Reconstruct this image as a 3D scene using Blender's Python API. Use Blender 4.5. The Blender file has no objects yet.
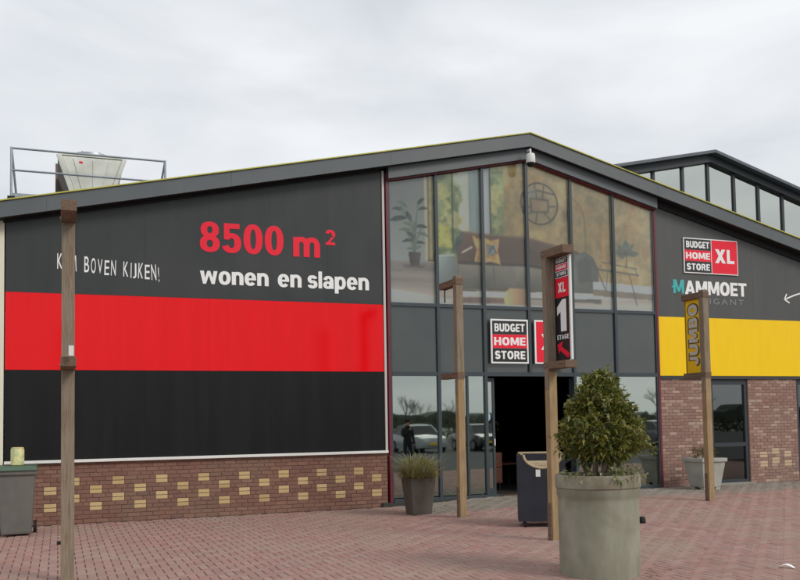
import bpy, bmesh, math, random
import numpy as np
from mathutils import Matrix, Vector

R = random.Random(7)
NP = np.random.RandomState(11)
scene = bpy.context.scene
COL = scene.collection

# ------------------------------------------------------------------ camera
D, EYE = 16.559, 1.70            # distance to the front wall, eye height
F_PX, YAW, PITCH, ROLL, CY = 880.14, 0.370792, 0.052468, -0.0166191, 375.018


def basis(x, y, w):
    c, s = math.cos(ROLL), math.sin(ROLL)
    xr, yr = c * x - s * y, s * x + c * y
    cp, sp = math.cos(PITCH), math.sin(PITCH)
    fw, up = cp * w - sp * yr, sp * w + cp * yr
    return Vector((math.cos(YAW) * xr + math.sin(YAW) * fw,
                   -math.sin(YAW) * xr + math.cos(YAW) * fw, up))


cam_data = bpy.data.cameras.new('camera')
cam = bpy.data.objects.new('camera', cam_data)
COL.objects.link(cam)
right, upv, fwd = basis(1, 0, 0), basis(0, 1, 0), basis(0, 0, 1)
m = Matrix((right, upv, -fwd)).transposed().to_4x4()
m.translation = Vector((0, -D, EYE))
cam.matrix_world = m
cam_data.sensor_width = 36
cam_data.lens = F_PX / 800 * 36
cam_data.shift_y = (CY - 290) / 800
cam_data.clip_end = 3000
scene.camera = cam

# ------------------------------------------------------------------ sky and sun
SUN_EL, SUN_AZ = 38, 146          # azimuth clockwise from +Y
world = bpy.data.worlds.new('World')
scene.world = world
world.use_nodes = True
wn, wl = world.node_tree.nodes, world.node_tree.links
wn.clear()
w_out = wn.new('ShaderNodeOutputWorld')
w_bg = wn.new('ShaderNodeBackground')
w_bg.inputs['Strength'].default_value = 0.1
w_sky = wn.new('ShaderNodeTexSky')
w_sky.sky_type = 'NISHITA'
w_sky.sun_disc = False
w_sky.sun_elevation = math.radians(SUN_EL)
w_sky.sun_rotation = math.radians(SUN_AZ)
w_tc = wn.new('ShaderNodeTexCoord')
w_map = wn.new('ShaderNodeMapping')
w_map.inputs['Scale'].default_value = (1, 1, 3.2)
w_map.inputs['Location'].default_value = (0.3, 1.7, 0.4)
w_n = wn.new('ShaderNodeTexNoise')
w_n.inputs['Scale'].default_value = 2.6
w_n.inputs['Detail'].default_value = 5
w_n.inputs['Roughness'].default_value = 0.5
w_n.inputs['Distortion'].default_value = 0.4
w_r = wn.new('ShaderNodeValToRGB')
w_r.color_ramp.elements[0].position = 0.3
w_r.color_ramp.elements[0].color = (0.60, 0.635, 0.68, 1)
w_r.color_ramp.elements[1].position = 0.68
w_r.color_ramp.elements[1].color = (0.88, 0.895, 0.915, 1)
w_x = wn.new('ShaderNodeVectorMath')
w_x.operation = 'SCALE'
w_x.inputs['Scale'].default_value = 10.0
w_mix = wn.new('ShaderNodeMix')
w_mix.data_type = 'RGBA'
w_mix.inputs[0].default_value = 0.95
wl.new(w_tc.outputs['Generated'], w_map.inputs['Vector'])
wl.new(w_map.outputs[0], w_n.inputs['Vector'])
wl.new(w_n.outputs['Fac'], w_r.inputs['Fac'])
wl.new(w_r.outputs['Color'], w_x.inputs[0])
wl.new(w_sky.outputs[0], w_mix.inputs[6])
wl.new(w_x.outputs[0], w_mix.inputs[7])
wl.new(w_mix.outputs[2], w_bg.inputs['Color'])
wl.new(w_bg.outputs[0], w_out.inputs['Surface'])

sun_d = bpy.data.lights.new('sun', 'SUN')
sun_d.energy = 1.5
sun_d.angle = math.radians(18)
sun_d.color = (1.0, 0.95, 0.88)
sun = bpy.data.objects.new('sun', sun_d)
COL.objects.link(sun)
az, el = math.radians(SUN_AZ), math.radians(SUN_EL)
to_sun = Vector((math.sin(az) * math.cos(el), math.cos(az) * math.cos(el), math.sin(el)))
sun.rotation_euler = to_sun.to_track_quat('Z', 'Y').to_euler()
sun.location = (10, -20, 20)

scene.view_settings.view_transform = 'Standard'
scene.view_settings.look = 'None'
scene.view_settings.gamma = 1
scene.view_settings.use_curve_mapping = False
scene.view_settings.exposure = 0.12


# ------------------------------------------------------------------ materials
def srgb(r, g, b):
    f = lambda v: (v / 12.92 if v <= 0.04045 else ((v + 0.055) / 1.055) ** 2.4)
    return (f(r / 255), f(g / 255), f(b / 255))


MATS = {}


def mat(name, col, rough=0.7, spec=0.5, metal=0.0, var=0.0, scale=4.0, col2=None, var_scale=None,
        bump=0.0, bump_scale=40.0, island=0.0, palette=None, grain=None, coat=0.0, stretch=None, dirt=None):
    """Principled material: optional noise variation towards col2, per-piece variation, fine relief."""
    if name in MATS:
        return MATS[name]
    mt = bpy.data.materials.new(name)
    mt.use_nodes = True
    nt = mt.node_tree
    n, l = nt.nodes, nt.links
    p = n['Principled BSDF']
    p.inputs['Roughness'].default_value = rough
    p.inputs['Specular IOR Level'].default_value = spec
    p.inputs['Metallic'].default_value = metal
    p.inputs['Coat Weight'].default_value = coat
    p.inputs['Coat Roughness'].default_value = 0.06
    rgb = n.new('ShaderNodeRGB')
    rgb.outputs[0].default_value = (*col, 1)
    cur = rgb.outputs[0]
    geo = n.new('ShaderNodeNewGeometry')
    pos = geo.outputs['Position']
    if stretch:
        mp = n.new('ShaderNodeMapping')
        mp.inputs['Scale'].default_value = stretch
        l.new(pos, mp.inputs['Vector'])
        pos = mp.outputs[0]
    if palette or island:
        oi = n.new('ShaderNodeObjectInfo')
        ad = n.new('ShaderNodeMath'); ad.operation = 'ADD'
        l.new(geo.outputs['Random Per Island'], ad.inputs[0])
        l.new(oi.outputs['Random'], ad.inputs[1])
        fr = n.new('ShaderNodeMath'); fr.operation = 'FRACT'
        l.new(ad.outputs[0], fr.inputs[0])
        rnd = fr.outputs[0]
        if palette:
            rp = n.new('ShaderNodeValToRGB')
            rp.color_ramp.interpolation = 'LINEAR'
            els = rp.color_ramp.elements
            while len(els) < len(palette):
                els.new(0.5)
            for i, c in enumerate(palette):
                els[i].position = i / (len(palette) - 1)
                els[i].color = (*c, 1)
            l.new(rnd, rp.inputs['Fac'])
            cur = rp.outputs['Color']
        else:
            mr = n.new('ShaderNodeMapRange')
            mr.inputs['To Min'].default_value = 1 - island
            mr.inputs['To Max'].default_value = 1 + island
            l.new(rnd, mr.inputs['Value'])
            vm = n.new('ShaderNodeVectorMath'); vm.operation = 'SCALE'
            l.new(cur, vm.inputs[0]); l.new(mr.outputs[0], vm.inputs['Scale'])
            cur = vm.outputs[0]
    if var:
        tx = n.new('ShaderNodeTexNoise')
        tx.inputs['Scale'].default_value = scale
        tx.inputs['Detail'].default_value = 7
        tx.inputs['Roughness'].default_value = 0.62
        l.new(pos, tx.inputs['Vector'])
        rr = n.new('ShaderNodeMapRange')
        rr.inputs['From Min'].default_value = 0.36
        rr.inputs['From Max'].default_value = 0.68
        rr.inputs['To Max'].default_value = var
        l.new(tx.outputs['Fac'], rr.inputs['Value'])
        mx = n.new('ShaderNodeMix'); mx.data_type = 'RGBA'
        l.new(rr.outputs[0], mx.inputs[0])
        l.new(cur, mx.inputs[6])
        mx.inputs[7].default_value = (*(col2 or tuple(c * 0.5 for c in col)), 1)
        cur = mx.outputs[2]
    if dirt:
        dcol, dfac, dscale = dirt
        tx = n.new('ShaderNodeTexNoise')
        tx.inputs['Scale'].default_value = dscale
        tx.inputs['Detail'].default_value = 5
        tx.inputs['Distortion'].default_value = 0.6
        l.new(geo.outputs['Position'], tx.inputs['Vector'])
        rr = n.new('ShaderNodeMapRange')
        rr.inputs['From Min'].default_value = 0.42
        rr.inputs['From Max'].default_value = 0.7
        rr.inputs['To Max'].default_value = dfac
        l.new(tx.outputs['Fac'], rr.inputs['Value'])
        mx = n.new('ShaderNodeMix'); mx.data_type = 'RGBA'
        l.new(rr.outputs[0], mx.inputs[0])
        l.new(cur, mx.inputs[6])
        mx.inputs[7].default_value = (*dcol, 1)
        cur = mx.outputs[2]
    l.new(cur, p.inputs['Base Color'])
    if bump:
        tb = n.new('ShaderNodeTexNoise')
        tb.inputs['Scale'].default_value = bump_scale
        tb.inputs['Detail'].default_value = 4
        l.new(pos, tb.inputs['Vector'])
        bp = n.new('ShaderNodeBump')
        bp.inputs['Strength'].default_value = bump
        bp.inputs['Distance'].default_value = 0.02
        l.new(tb.outputs['Fac'], bp.inputs['Height'])
        l.new(bp.outputs[0], p.inputs['Normal'])
    MATS[name] = mt
    return mt


def glass(name, tint, refl, rough=0.015, rtint=(0.92, 0.96, 0.93)):
    mt = bpy.data.materials.new(name)
    mt.use_nodes = True
    n, l = mt.node_tree.nodes, mt.node_tree.links
    n.clear()
    o = n.new('ShaderNodeOutputMaterial')
    t = n.new('ShaderNodeBsdfTransparent'); t.inputs[0].default_value = (*tint, 1)
    g = n.new('ShaderNodeBsdfGlossy'); g.inputs['Roughness'].default_value = rough
    g.inputs['Color'].default_value = (*rtint, 1)
    ft = n.new('ShaderNodeFresnel'); ft.inputs['IOR'].default_value = 1.45
    ad = n.new('ShaderNodeMath'); ad.operation = 'ADD'; ad.use_clamp = True
    ad.inputs[1].default_value = refl
    tx = n.new('ShaderNodeTexNoise'); tx.inputs['Scale'].default_value = 0.8
    bp = n.new('ShaderNodeBump'); bp.inputs['Strength'].default_value = 0.02; bp.inputs['Distance'].default_value = 0.05
    gp = n.new('ShaderNodeNewGeometry')
    l.new(gp.outputs['Position'], tx.inputs['Vector'])
    l.new(tx.outputs['Fac'], bp.inputs['Height'])
    l.new(bp.outputs[0], g.inputs['Normal'])
    mx = n.new('ShaderNodeMixShader')
    l.new(ft.outputs[0], ad.inputs[0])
    l.new(ad.outputs[0], mx.inputs[0])
    l.new(t.outputs[0], mx.inputs[1]); l.new(g.outputs[0], mx.inputs[2])
    l.new(mx.outputs[0], o.inputs['Surface'])
    MATS[name] = mt
    return mt


# ------------------------------------------------------------------ object helpers
WLOC = {}                         # world position of each object's origin


def tag(o, label=None, category=None, group=None, kind=None):
    if label: o['label'] = label
    if category: o['category'] = category
    if group: o['group'] = group
    if kind: o['kind'] = kind
    return o


def empty(name, loc=(0, 0, 0), label=None, category=None, group=None, kind=None, parent=None):
    o = bpy.data.objects.new(name, None)
    o.empty_display_size = 0.2
    COL.objects.link(o)
    place(o, loc, parent)
    return tag(o, label, category, group, kind)


def place(o, loc, parent):
    loc = Vector(loc)
    if parent is not None:
        o.parent = parent
        o.location = loc - WLOC[parent.name]
    else:
        o.location = loc
    WLOC[o.name] = loc


def link(name, me, parent=None, loc=(0, 0, 0)):
    o = bpy.data.objects.new(name, me)
    COL.objects.link(o)
    place(o, loc, parent)
    return o


class MB:
    """Collects shapes, builds one mesh object."""

    def __init__(s):
        s.v, s.f, s.fm = [], [], []
        s.mi = 0

    def add(s, verts, faces):
        b = len(s.v)
        s.v += [tuple(v) for v in verts]
        s.f += [tuple(i + b for i in f) for f in faces]
        s.fm += [s.mi] * len(faces)
        return s

    def box(s, x0, x1, y0, y1, z0, z1):
        v = [(x, y, z) for z in (z0, z1) for y in (y0, y1) for x in (x0, x1)]
        return s.add(v, [(0, 2, 3, 1), (4, 5, 7, 6), (0, 1, 5, 4), (2, 6, 7, 3), (0, 4, 6, 2), (1, 3, 7, 5)])

    def prism_xz(s, poly, y0, y1):
        """polygon in (x, z), extruded from y0 (front) to y1"""
        a = sum(poly[i][0] * poly[(i + 1) % len(poly)][1] - poly[(i + 1) % len(poly)][0] * poly[i][1] for i in range(len(poly)))
        if a < 0: poly = poly[::-1]
        n = len(poly)
        v = [(x, y0, z) for x, z in poly] + [(x, y1, z) for x, z in poly]
        f = [tuple(range(n)), tuple(range(2 * n - 1, n - 1, -1))]
        f += [(i, n + i, n + (i + 1) % n, (i + 1) % n) for i in range(n)]
        return s.add(v, f)

    def prism(s, poly3, ext):
        """planar 3D polygon extruded by vector ext"""
        n = len(poly3)
        v = [tuple(p) for p in poly3] + [tuple(Vector(p) + Vector(ext)) for p in poly3]
        f = [tuple(range(n - 1, -1, -1)), tuple(range(n, 2 * n))]
        f += [(i, (i + 1) % n, n + (i + 1) % n, n + i) for i in range(n)]
        return s.add(v, f)

    def tube(s, pts, rad, seg=8, cap=True):
        pts = [Vector(p) for p in pts]
        if not hasattr(rad, '__len__'): rad = [rad] * len(pts)
        rings = []
        ref = None
        for i, p in enumerate(pts):
            d = (pts[min(i + 1, len(pts) - 1)] - pts[max(i - 1, 0)]).normalized()
            if ref is None:
                ref = Vector((0, 0, 1)) if abs(d.z) < 0.9 else Vector((1, 0, 0))
            a = d.cross(ref).normalized(); b = a.cross(d).normalized()
            ref = b
            rings.append([p + (a * math.cos(t) + b * math.sin(t)) * rad[i] for t in [2 * math.pi * k / seg for k in range(seg)]])
        v = [q for r in rings for q in r]
        f = []
        for i in range(len(pts) - 1):
            for k in range(seg):
                f.append((i * seg + k, i * seg + (k + 1) % seg, (i + 1) * seg + (k + 1) % seg, (i + 1) * seg + k))
        if cap:
            f.append(tuple(range(seg - 1, -1, -1)))
            f.append(tuple(range((len(pts) - 1) * seg, len(pts) * seg)))
        return s.add(v, f)

    def lathe(s, prof, c=(0, 0), seg=32, close=False):
        """prof: list of (r, z); revolved about the vertical through c"""
        v, f = [], []
        for r, z in prof:
            for k in range(seg):
                a = 2 * math.pi * k / seg
                v.append((c[0] + r * math.cos(a), c[1] + r * math.sin(a), z))
        for i in range(len(prof) - 1):
            for k in range(seg):
                f.append((i * seg + k, i * seg + (k + 1) % seg, (i + 1) * seg + (k + 1) % seg, (i + 1) * seg + k))
        f.append(tuple(range(seg - 1, -1, -1)))
        f.append(tuple(range((len(prof) - 1) * seg, len(prof) * seg)))
        return s.add(v, f)

    def frustum(s, cx, cy, z0, z1, w0, d0, w1, d1, cx1=None, cy1=None):
        cx1 = cx if cx1 is None else cx1
        cy1 = cy if cy1 is None else cy1
        v = [(cx + sx * w0 / 2, cy + sy * d0 / 2, z0) for sy in (-1, 1) for sx in (-1, 1)]
        v += [(cx1 + sx * w1 / 2, cy1 + sy * d1 / 2, z1) for sy in (-1, 1) for sx in (-1, 1)]
        return s.add(v, [(0, 2, 3, 1), (4, 5, 7, 6), (0, 1, 5, 4), (2, 6, 7, 3), (0, 4, 6, 2), (1, 3, 7, 5)])

    def mesh(s, name, mats, smooth=False):
        me = bpy.data.meshes.new(name)
        me.from_pydata(s.v, [], s.f)
        if not isinstance(mats, (list, tuple)): mats = [mats]
        for m_ in mats: me.materials.append(m_)
        if len(mats) > 1:
            me.polygons.foreach_set('material_index', s.fm)
        if smooth:
            me.shade_smooth()
            try:
                me.set_sharp_from_angle(angle=math.radians(38))
            except Exception:
                pass
        me.update()
        return me

    def build(s, name, mats, parent=None, bevel=0.0, smooth=False, origin=None, segs=2):
        """vertices are in world space; origin puts the object's own origin there"""
        if origin is not None:
            o_ = Vector(origin)
            s.v = [tuple(Vector(v) - o_) for v in s.v]
        me = s.mesh(name, mats, smooth)
        if bevel:
            bm = bmesh.new(); bm.from_mesh(me)
            es = [e for e in bm.edges if len(e.link_faces) == 2 and e.calc_face_angle(0) > 0.5]
            bmesh.ops.bevel(bm, geom=es, offset=bevel, segments=segs, affect='EDGES', profile=0.7, clamp_overlap=True)
            bm.to_mesh(me); bm.free(); me.update()
        return link(name, me, parent, origin if origin is not None else (0, 0, 0))


def BOX(name, mt, parent, x0, x1, y0, y1, z0, z1, bevel=0.0):
    return MB().box(x0, x1, y0, y1, z0, z1).build(name, mt, parent, bevel)


def glyphs(text, off=0.0, extrude=0.0, spacing=1.0):
    """flat mesh of the built-in font: (verts, faces), untouched scale"""
    cu = bpy.data.curves.new('glyph', 'FONT')
    cu.body = text
    cu.offset = off
    cu.space_character = spacing
    cu.resolution_u = 4
    ob = bpy.data.objects.new('glyph', cu)
    COL.objects.link(ob)
    dg = bpy.context.evaluated_depsgraph_get()
    me = bpy.data.meshes.new_from_object(ob.evaluated_get(dg))
    v = [tuple(q.co) for q in me.vertices]
    f = [tuple(p.vertices) for p in me.polygons]
    bpy.data.objects.remove(ob); bpy.data.meshes.remove(me); bpy.data.curves.remove(cu)
    return v, f


def text_fit(mb, text, box, put, off=0.0, spacing=1.0, ref=None, thick=0.0):
    """fit the text to box=(u0,u1,v0,v1); put(u,v,w) gives the 3D point; ref: string whose height fits v0..v1"""
    v, f = glyphs(text, off, spacing=spacing)
    us = [q[0] for q in v]
    rv, _ = glyphs(ref, off) if ref else (v, f)
    v0, v1 = min(q[1] for q in rv), max(q[1] for q in rv)
    u0, u1 = min(us), max(us)
    U = lambda u: box[0] + (u - u0) / (u1 - u0) * (box[1] - box[0])
    V = lambda w: box[2] + (w - v0) / (v1 - v0) * (box[3] - box[2])
    mb.add([put(U(q[0]), V(q[1]), 0) for q in v], f)
    return mb


def wall_put(y):
    return lambda u, v, w: (u, y - w, v)


def side_put(x, y0):
    """plane x = const seen from -x: u runs towards -y"""
    return lambda u, v, w: (x - w, y0 - u, v)


# colours
M_PANEL = mat('dark_grey_panel', srgb(56, 60, 60), 0.34, 0.36, var=0.8, scale=1.6, col2=srgb(49, 52, 52), dirt=(srgb(72, 72, 69), 0.35, 0.6), stretch=(2.5, 2.5, 0.22), bump=0.02, bump_scale=1.5)
M_PANEL_R = mat('grey_panel', srgb(84, 85, 84), 0.38, 0.38, var=0.8, scale=1.6, col2=srgb(75, 76, 74), dirt=(srgb(96, 95, 92), 0.3, 0.6), stretch=(2.5, 2.5, 0.22), bump=0.02, bump_scale=1.5)
M_BLACK_PANEL = mat('black_panel', srgb(25, 26, 27), 0.32, 0.22, var=0.8, scale=1.6, col2=srgb(34, 34, 34), stretch=(2.5, 2.5, 0.22), bump=0.02, bump_scale=1.5)
M_RED = mat('red_panel', srgb(236, 4, 16), 0.13, 0.3, var=0.6, scale=1.4, col2=srgb(224, 3, 12), stretch=(2.5, 2.5, 0.22), bump=0.012, bump_scale=1.5)
M_YELLOW = mat('yellow_panel', srgb(252, 208, 0), 0.3, 0.35, var=0.5, scale=2.2, col2=srgb(244, 194, 0), stretch=(2.5, 1, 0.5))
M_FASCIA = mat('fascia_grey', srgb(88, 94, 97), 0.45, 0.5, var=0.5, scale=1.5, col2=srgb(82, 86, 88), dirt=(srgb(110, 112, 108), 0.3, 0.7))
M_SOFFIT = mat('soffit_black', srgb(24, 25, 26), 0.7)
M_TRIM_Y = mat('roof_edge_yellow', srgb(196, 192, 84), 0.6, var=0.5, scale=5, col2=srgb(150, 150, 70))
M_MULL = mat('mullion_grey', srgb(58, 67, 72), 0.4, 0.5, var=0.3, scale=3, col2=srgb(48, 56, 60))
M_MAROON = mat('maroon_frame', srgb(112, 32, 46), 0.45, var=0.5, scale=4, col2=srgb(74, 24, 34))
M_WHITE = mat('white_paint', srgb(226, 226, 222), 0.5, var=0.3, scale=5, col2=srgb(204, 203, 196))
M_LETTER = mat('white_vinyl', srgb(238, 238, 236), 0.45)
M_LRED = mat('red_vinyl', srgb(236, 34, 58), 0.4, 0.3)
M_LBLACK = mat('black_vinyl', srgb(34, 34, 36), 0.4)
M_LGREY = mat('grey_vinyl', srgb(124, 128, 128), 0.5)
M_TEAL = mat('teal_vinyl', srgb(64, 176, 174), 0.45)
M_CREAM = mat('cream_cladding', srgb(226, 222, 200), 0.6, var=0.4, scale=2, col2=srgb(206, 202, 180))
M_BRICK = mat('wall_brick', srgb(140, 92, 80), 0.85, 0.25, palette=[srgb(134, 98, 84), srgb(143, 106, 91), srgb(126, 90, 80), srgb(150, 114, 97), srgb(138, 99, 86), srgb(124, 94, 86)],
              var=0.4, scale=30, col2=srgb(104, 74, 66), bump=0.5, bump_scale=90, dirt=(srgb(128, 112, 96), 0.4, 1.3))
M_BRICK_R = mat('pale_wall_brick', srgb(160, 118, 104), 0.85, 0.25, palette=[srgb(150, 118, 108), srgb(164, 132, 120), srgb(142, 110, 102), srgb(194, 170, 154), srgb(162, 126, 114), srgb(142, 114, 108), srgb(158, 122, 110)],
                var=0.4, scale=30, col2=srgb(120, 90, 80), bump=0.5, bump_scale=90, dirt=(srgb(150, 132, 114), 0.45, 1.6))
M_YBRICK = mat('yellow_brick', srgb(200, 172, 122), 0.85, 0.25, palette=[srgb(198, 172, 124), srgb(208, 184, 140), srgb(182, 156, 114)], var=0.4, scale=30, col2=srgb(176, 144, 96), bump=0.4, bump_scale=90)
M_MORTAR = mat('mortar', srgb(116, 96, 84), 0.95, 0.1, var=0.5, scale=20, col2=srgb(86, 72, 64), bump=0.4, bump_scale=120)
M_WOOD_UP = mat('weathered_wood', srgb(152, 136, 116), 0.85, 0.2, var=0.8, scale=9, col2=srgb(110, 94, 80), stretch=(6, 6, 0.35), bump=0.6, bump_scale=30, dirt=(srgb(150, 138, 124), 0.5, 3))
M_WOOD_LOW = mat('tan_wood', srgb(176, 152, 116), 0.8, 0.2, var=0.8, scale=9, col2=srgb(136, 110, 80), stretch=(6, 6, 0.35), bump=0.5, bump_scale=30, dirt=(srgb(150, 124, 92), 0.5, 2))
M_WOOD_DARK = mat('dark_wood', srgb(132, 110, 92), 0.85, 0.2, var=0.8, scale=9, col2=srgb(92, 74, 62), stretch=(4, 0.5, 6), bump=0.5, bump_scale=30)
M_STEEL = mat('galvanised_steel', srgb(160, 166, 172), 0.45, 0.5, metal=0.6, var=0.4, scale=9, col2=srgb(128, 134, 140))
M_BLACK = mat('black_rubber', srgb(26, 26, 27), 0.75)
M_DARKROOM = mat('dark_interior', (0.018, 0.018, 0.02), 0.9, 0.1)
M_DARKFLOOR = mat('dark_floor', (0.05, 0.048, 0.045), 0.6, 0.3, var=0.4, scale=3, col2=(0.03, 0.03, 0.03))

G_LOW = glass('shop_glass', (0.36, 0.42, 0.40), 0.38, 0.02, (0.86, 0.94, 0.87))
G_UP = glass('print_glass', (0.985, 0.99, 0.99), 0.0, 0.03)
G_LANT = glass('lantern_glass', (0.30, 0.36, 0.34), 0.50, 0.03, (0.93, 0.97, 0.90))


# ------------------------------------------------------------------ the ground
def sm(t):
    t = min(1, max(0, t))
    return t * t * (3 - 2 * t)


def gh(x, y):
    """gentle ramp up to the entrance"""
    return 0.105 * sm((x - 5.6) / 3.2) * sm((y + 5.6) / 3.6)


M_LOT = mat('asphalt', (0.062, 0.062, 0.064), 0.9, 0.3, var=0.6, scale=6, col2=(0.045, 0.045, 0.047), bump=0.3, bump_scale=90, dirt=((0.09, 0.09, 0.088), 0.5, 0.4))
M_FIELD = mat('far_ground', srgb(120, 122, 112), 0.95, var=0.7, scale=0.05, col2=srgb(104, 112, 88))
M_BED = mat('joint_sand', srgb(94, 78, 71), 0.98, 0.1, var=0.6, scale=14, col2=srgb(78, 66, 58))
M_PAVER = mat('red_paver', srgb(160, 122, 114), 0.88, 0.25,
              palette=[srgb(162, 128, 120), srgb(170, 137, 129), srgb(150, 119, 112), srgb(164, 125, 117), srgb(157, 131, 123), srgb(169, 142, 134)],
              var=0.3, scale=22, col2=srgb(140, 112, 104), bump=0.4, bump_scale=130, dirt=(srgb(158, 140, 126), 0.6, 0.55))
M_PAVER_G = mat('grey_paver', srgb(140, 134, 126), 0.88, 0.25,
                palette=[srgb(146, 139, 131), srgb(154, 146, 137), srgb(136, 127, 119), srgb(148, 134, 124)],
                var=0.35, scale=22, col2=srgb(120, 114, 106), bump=0.4, bump_scale=130, dirt=(srgb(132, 122, 104), 0.5, 0.8))

tag(MB().box(-700, 700, -700, 700, -0.6, -0.16).build('ground', M_FIELD), 'wide flat ground around the store', kind='structure')
tag(MB().box(-40, 100, -62, -11.06, -0.3, -0.002).build('car_park', M_LOT), 'asphalt car park before the store', kind='structure')


def sheet(name, mt, dz, xs, ys, kind='structure', parent=None):
    v = [(x, y, gh(x, y) + dz) for y in ys for x in xs]
    nx = len(xs)
    f = [(j * nx + i, j * nx + i + 1, (j + 1) * nx + i + 1, (j + 1) * nx + i) for j in range(len(ys) - 1) for i in range(nx - 1)]
    o = MB().add(v, f).build(name, mt, parent)
    if kind: o['kind'] = kind
    return o


pavement = sheet('pavement', M_BED, -0.007, [x * 0.5 for x in range(-9, 50)], [-11.06 + y * 0.5 for y in range(0, 24)])
tag(pavement, 'pinkish brick paving in front of the store')

PW = 0.1050                       # cell of the herringbone: a paver is one cell by two


def in_view(p, pad=0.03):
    d = Vector(p) - Vector((0, -D, EYE))
    a, b, c = d.dot(right), d.dot(upv), d.dot(fwd)
    if c <= 0.1: return None
    px = 400 + F_PX * a / c; py = CY - F_PX * b / c
    if -pad * 800 < px < 800 * (1 + pad) and -pad * 580 < py < 580 * (1 + pad): return px, py, c
    return None


def paver_shape(w, l, t=0.05, ch=0.006):
    x, y = w / 2, l / 2
    v = [(-x, -y, -t), (x, -y, -t), (x, y, -t), (-x, y, -t), (-x, -y, -ch), (x, -y, -ch), (x, y, -ch), (-x, y, -ch),
         (-x + ch, -y + ch, 0), (x - ch, -y + ch, 0), (x - ch, y - ch, 0), (-x + ch, y - ch, 0)]
    f = [(8, 9, 10, 11), (0, 1, 5, 4), (1, 2, 6, 5), (2, 3, 7, 6), (3, 0, 4, 7), (4, 5, 9, 8), (5, 6, 10, 9), (6, 7, 11, 10), (7, 4, 8, 11)]
    return v, f


pv, pf = paver_shape(2 * PW - 0.009, PW - 0.009)
spots = []                        # (x, y, turn, grey, view)
for i in range(int(-4.3 / PW), int(23.6 / PW)):
    for j in range(-106, 0):
        k = (i - j) % 4
        if k == 0:
            x, y, turn = (i + 1) * PW, (j + 0.5) * PW, 0.0
        elif k == 3:
            x, y, turn = (i + 0.5) * PW, (j + 1) * PW, math.pi / 2
        else:
            continue
        y -= 0.02
        if y > -0.13 and k == 3 and y > -0.12: continue
        if y < -11.0: continue
        edge = -1.95 + 0.12 * math.sin(x * 1.3)
        grey = x > 6.25 and y > edge and not (x > 11 and y < -1.5 and R.random() < 0.35)
        spots.append((x, y, turn, grey, in_view((x, y, gh(x, y)))))
seen = sorted([s for s in spots if s[4] and not s[3] and abs(s[0] - 5.6) + abs(s[1] + 8.2) > 0.9 and not (s[0] > 5.4 and (s[0] - 5.6) / (s[1] + 16.5) > 0.72)], key=lambda s: s[4][2])[:300]
pick = {(s[0], s[1]) for s in seen}
pav_me = MB().add(pv, pf).mesh('paver', M_PAVER)
rest = {False: ([], []), True: ([], [])}
for x, y, turn, grey, vw in spots:
    z = gh(x, y) + NP.normal(0, 0.0012)
    tx, ty = NP.normal(0, 0.008), NP.normal(0, 0.006)
    rz = NP.normal(0, 0.008) + turn
    if (x, y) in pick:
        o = link('paver', pav_me, pavement, (x, y, z))
        o.rotation_euler = (tx, ty, rz)
    else:
        V, F = rest[grey]
        b = len(V)
        c, s_ = math.cos(rz), math.sin(rz)
        sx = (gh(x + .05, y) - gh(x - .05, y)) / .1 + ty
        sy = (gh(x, y + .05) - gh(x, y - .05)) / .1 + tx
        V += [(x + a * c - d * s_, y + a * s_ + d * c, z + e + (a * c - d * s_) * sx + (a * s_ + d * c) * sy) for a, d, e in pv]
        F += [tuple(k + b for k in q) for q in pf]
for grey, nm, mt in ((False, 'paver_field', M_PAVER), (True, 'grey_paver_field', M_PAVER_G)):
    V, F = rest[grey]
    tag(MB().add(V, F).build(nm, mt, pavement), kind='stuff')

# ------------------------------------------------------------------ the store building
store = empty('store_building', (9.4, 0, 0), 'long gabled furniture store with dark cladding, red band and tall glass front', 'store')

AX, AZ = 9.40, 7.81               # apex of the roof edge
SL, SR = 0.2178, 0.2476
roof_z = lambda x: AZ - (SL * (AX - x) if x < AX else SR * (x - AX))
XL_, XR_ = -3.4, 22.5
FT = 0.28                         # fascia height
OV = 0.30                         # overhang of the fascia in front of the wall

# roof slab, fascia boards, yellow edge
for x0, x1 in ((XL_, AX), (AX, XR_)):
    MB().prism_xz([(x0, roof_z(x0) - 0.03), (x1, roof_z(x1) - 0.03), (x1, roof_z(x1) - 0.24), (x0, roof_z(x0) - 0.24)], -OV + 0.05, 28).build('roof', M_FASCIA, store)
    n_ = 4
    for k in range(n_):
        a, b = x0 + (x1 - x0) * k / n_, x0 + (x1 - x0) * (k + 1) / n_
        g0 = 0.003 if k else 0
        MB().prism_xz([(a + g0, roof_z(a + g0)), (b, roof_z(b)), (b, roof_z(b) - FT), (a + g0, roof_z(a + g0) - FT)], -OV, -OV + 0.045).build('fascia_board', M_FASCIA, store)
    MB().prism_xz([(x0, roof_z(x0) + 0.022), (x1, roof_z(x1) + 0.022), (x1, roof_z(x1) + 0.001), (x0, roof_z(x0) + 0.001)], -OV - 0.03, -OV + 0.12).build('roof_edge_trim', M_TRIM_Y, store)
    MB().prism_xz([(x0, roof_z(x0) - FT + 0.012), (x1, roof_z(x1) - FT + 0.012), (x1, roof_z(x1) - FT + 0.002), (x0, roof_z(x0) - FT + 0.002)], -OV + 0.046, 0.1).build('soffit', M_SOFFIT, store)
wall_top = lambda x: roof_z(x) - FT + 0.004
# thin black strips standing in for the shade under the soffit
MB().prism_xz([(-0.9, wall_top(-0.9) - 0.006), (6.1, wall_top(6.1) - 0.006), (6.1, wall_top(6.1) - 0.045), (-0.9, wall_top(-0.9) - 0.045)], -0.035, -0.004).build('shade_strip', M_SOFFIT, store)
MB().prism_xz([(12.8, wall_top(12.8) - 0.006), (XR_, wall_top(XR_) - 0.006), (XR_, wall_top(XR_) - 0.15), (12.8, wall_top(12.8) - 0.15)], -0.05, -0.004).build('shade_strip', M_SOFFIT, store)

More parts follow.
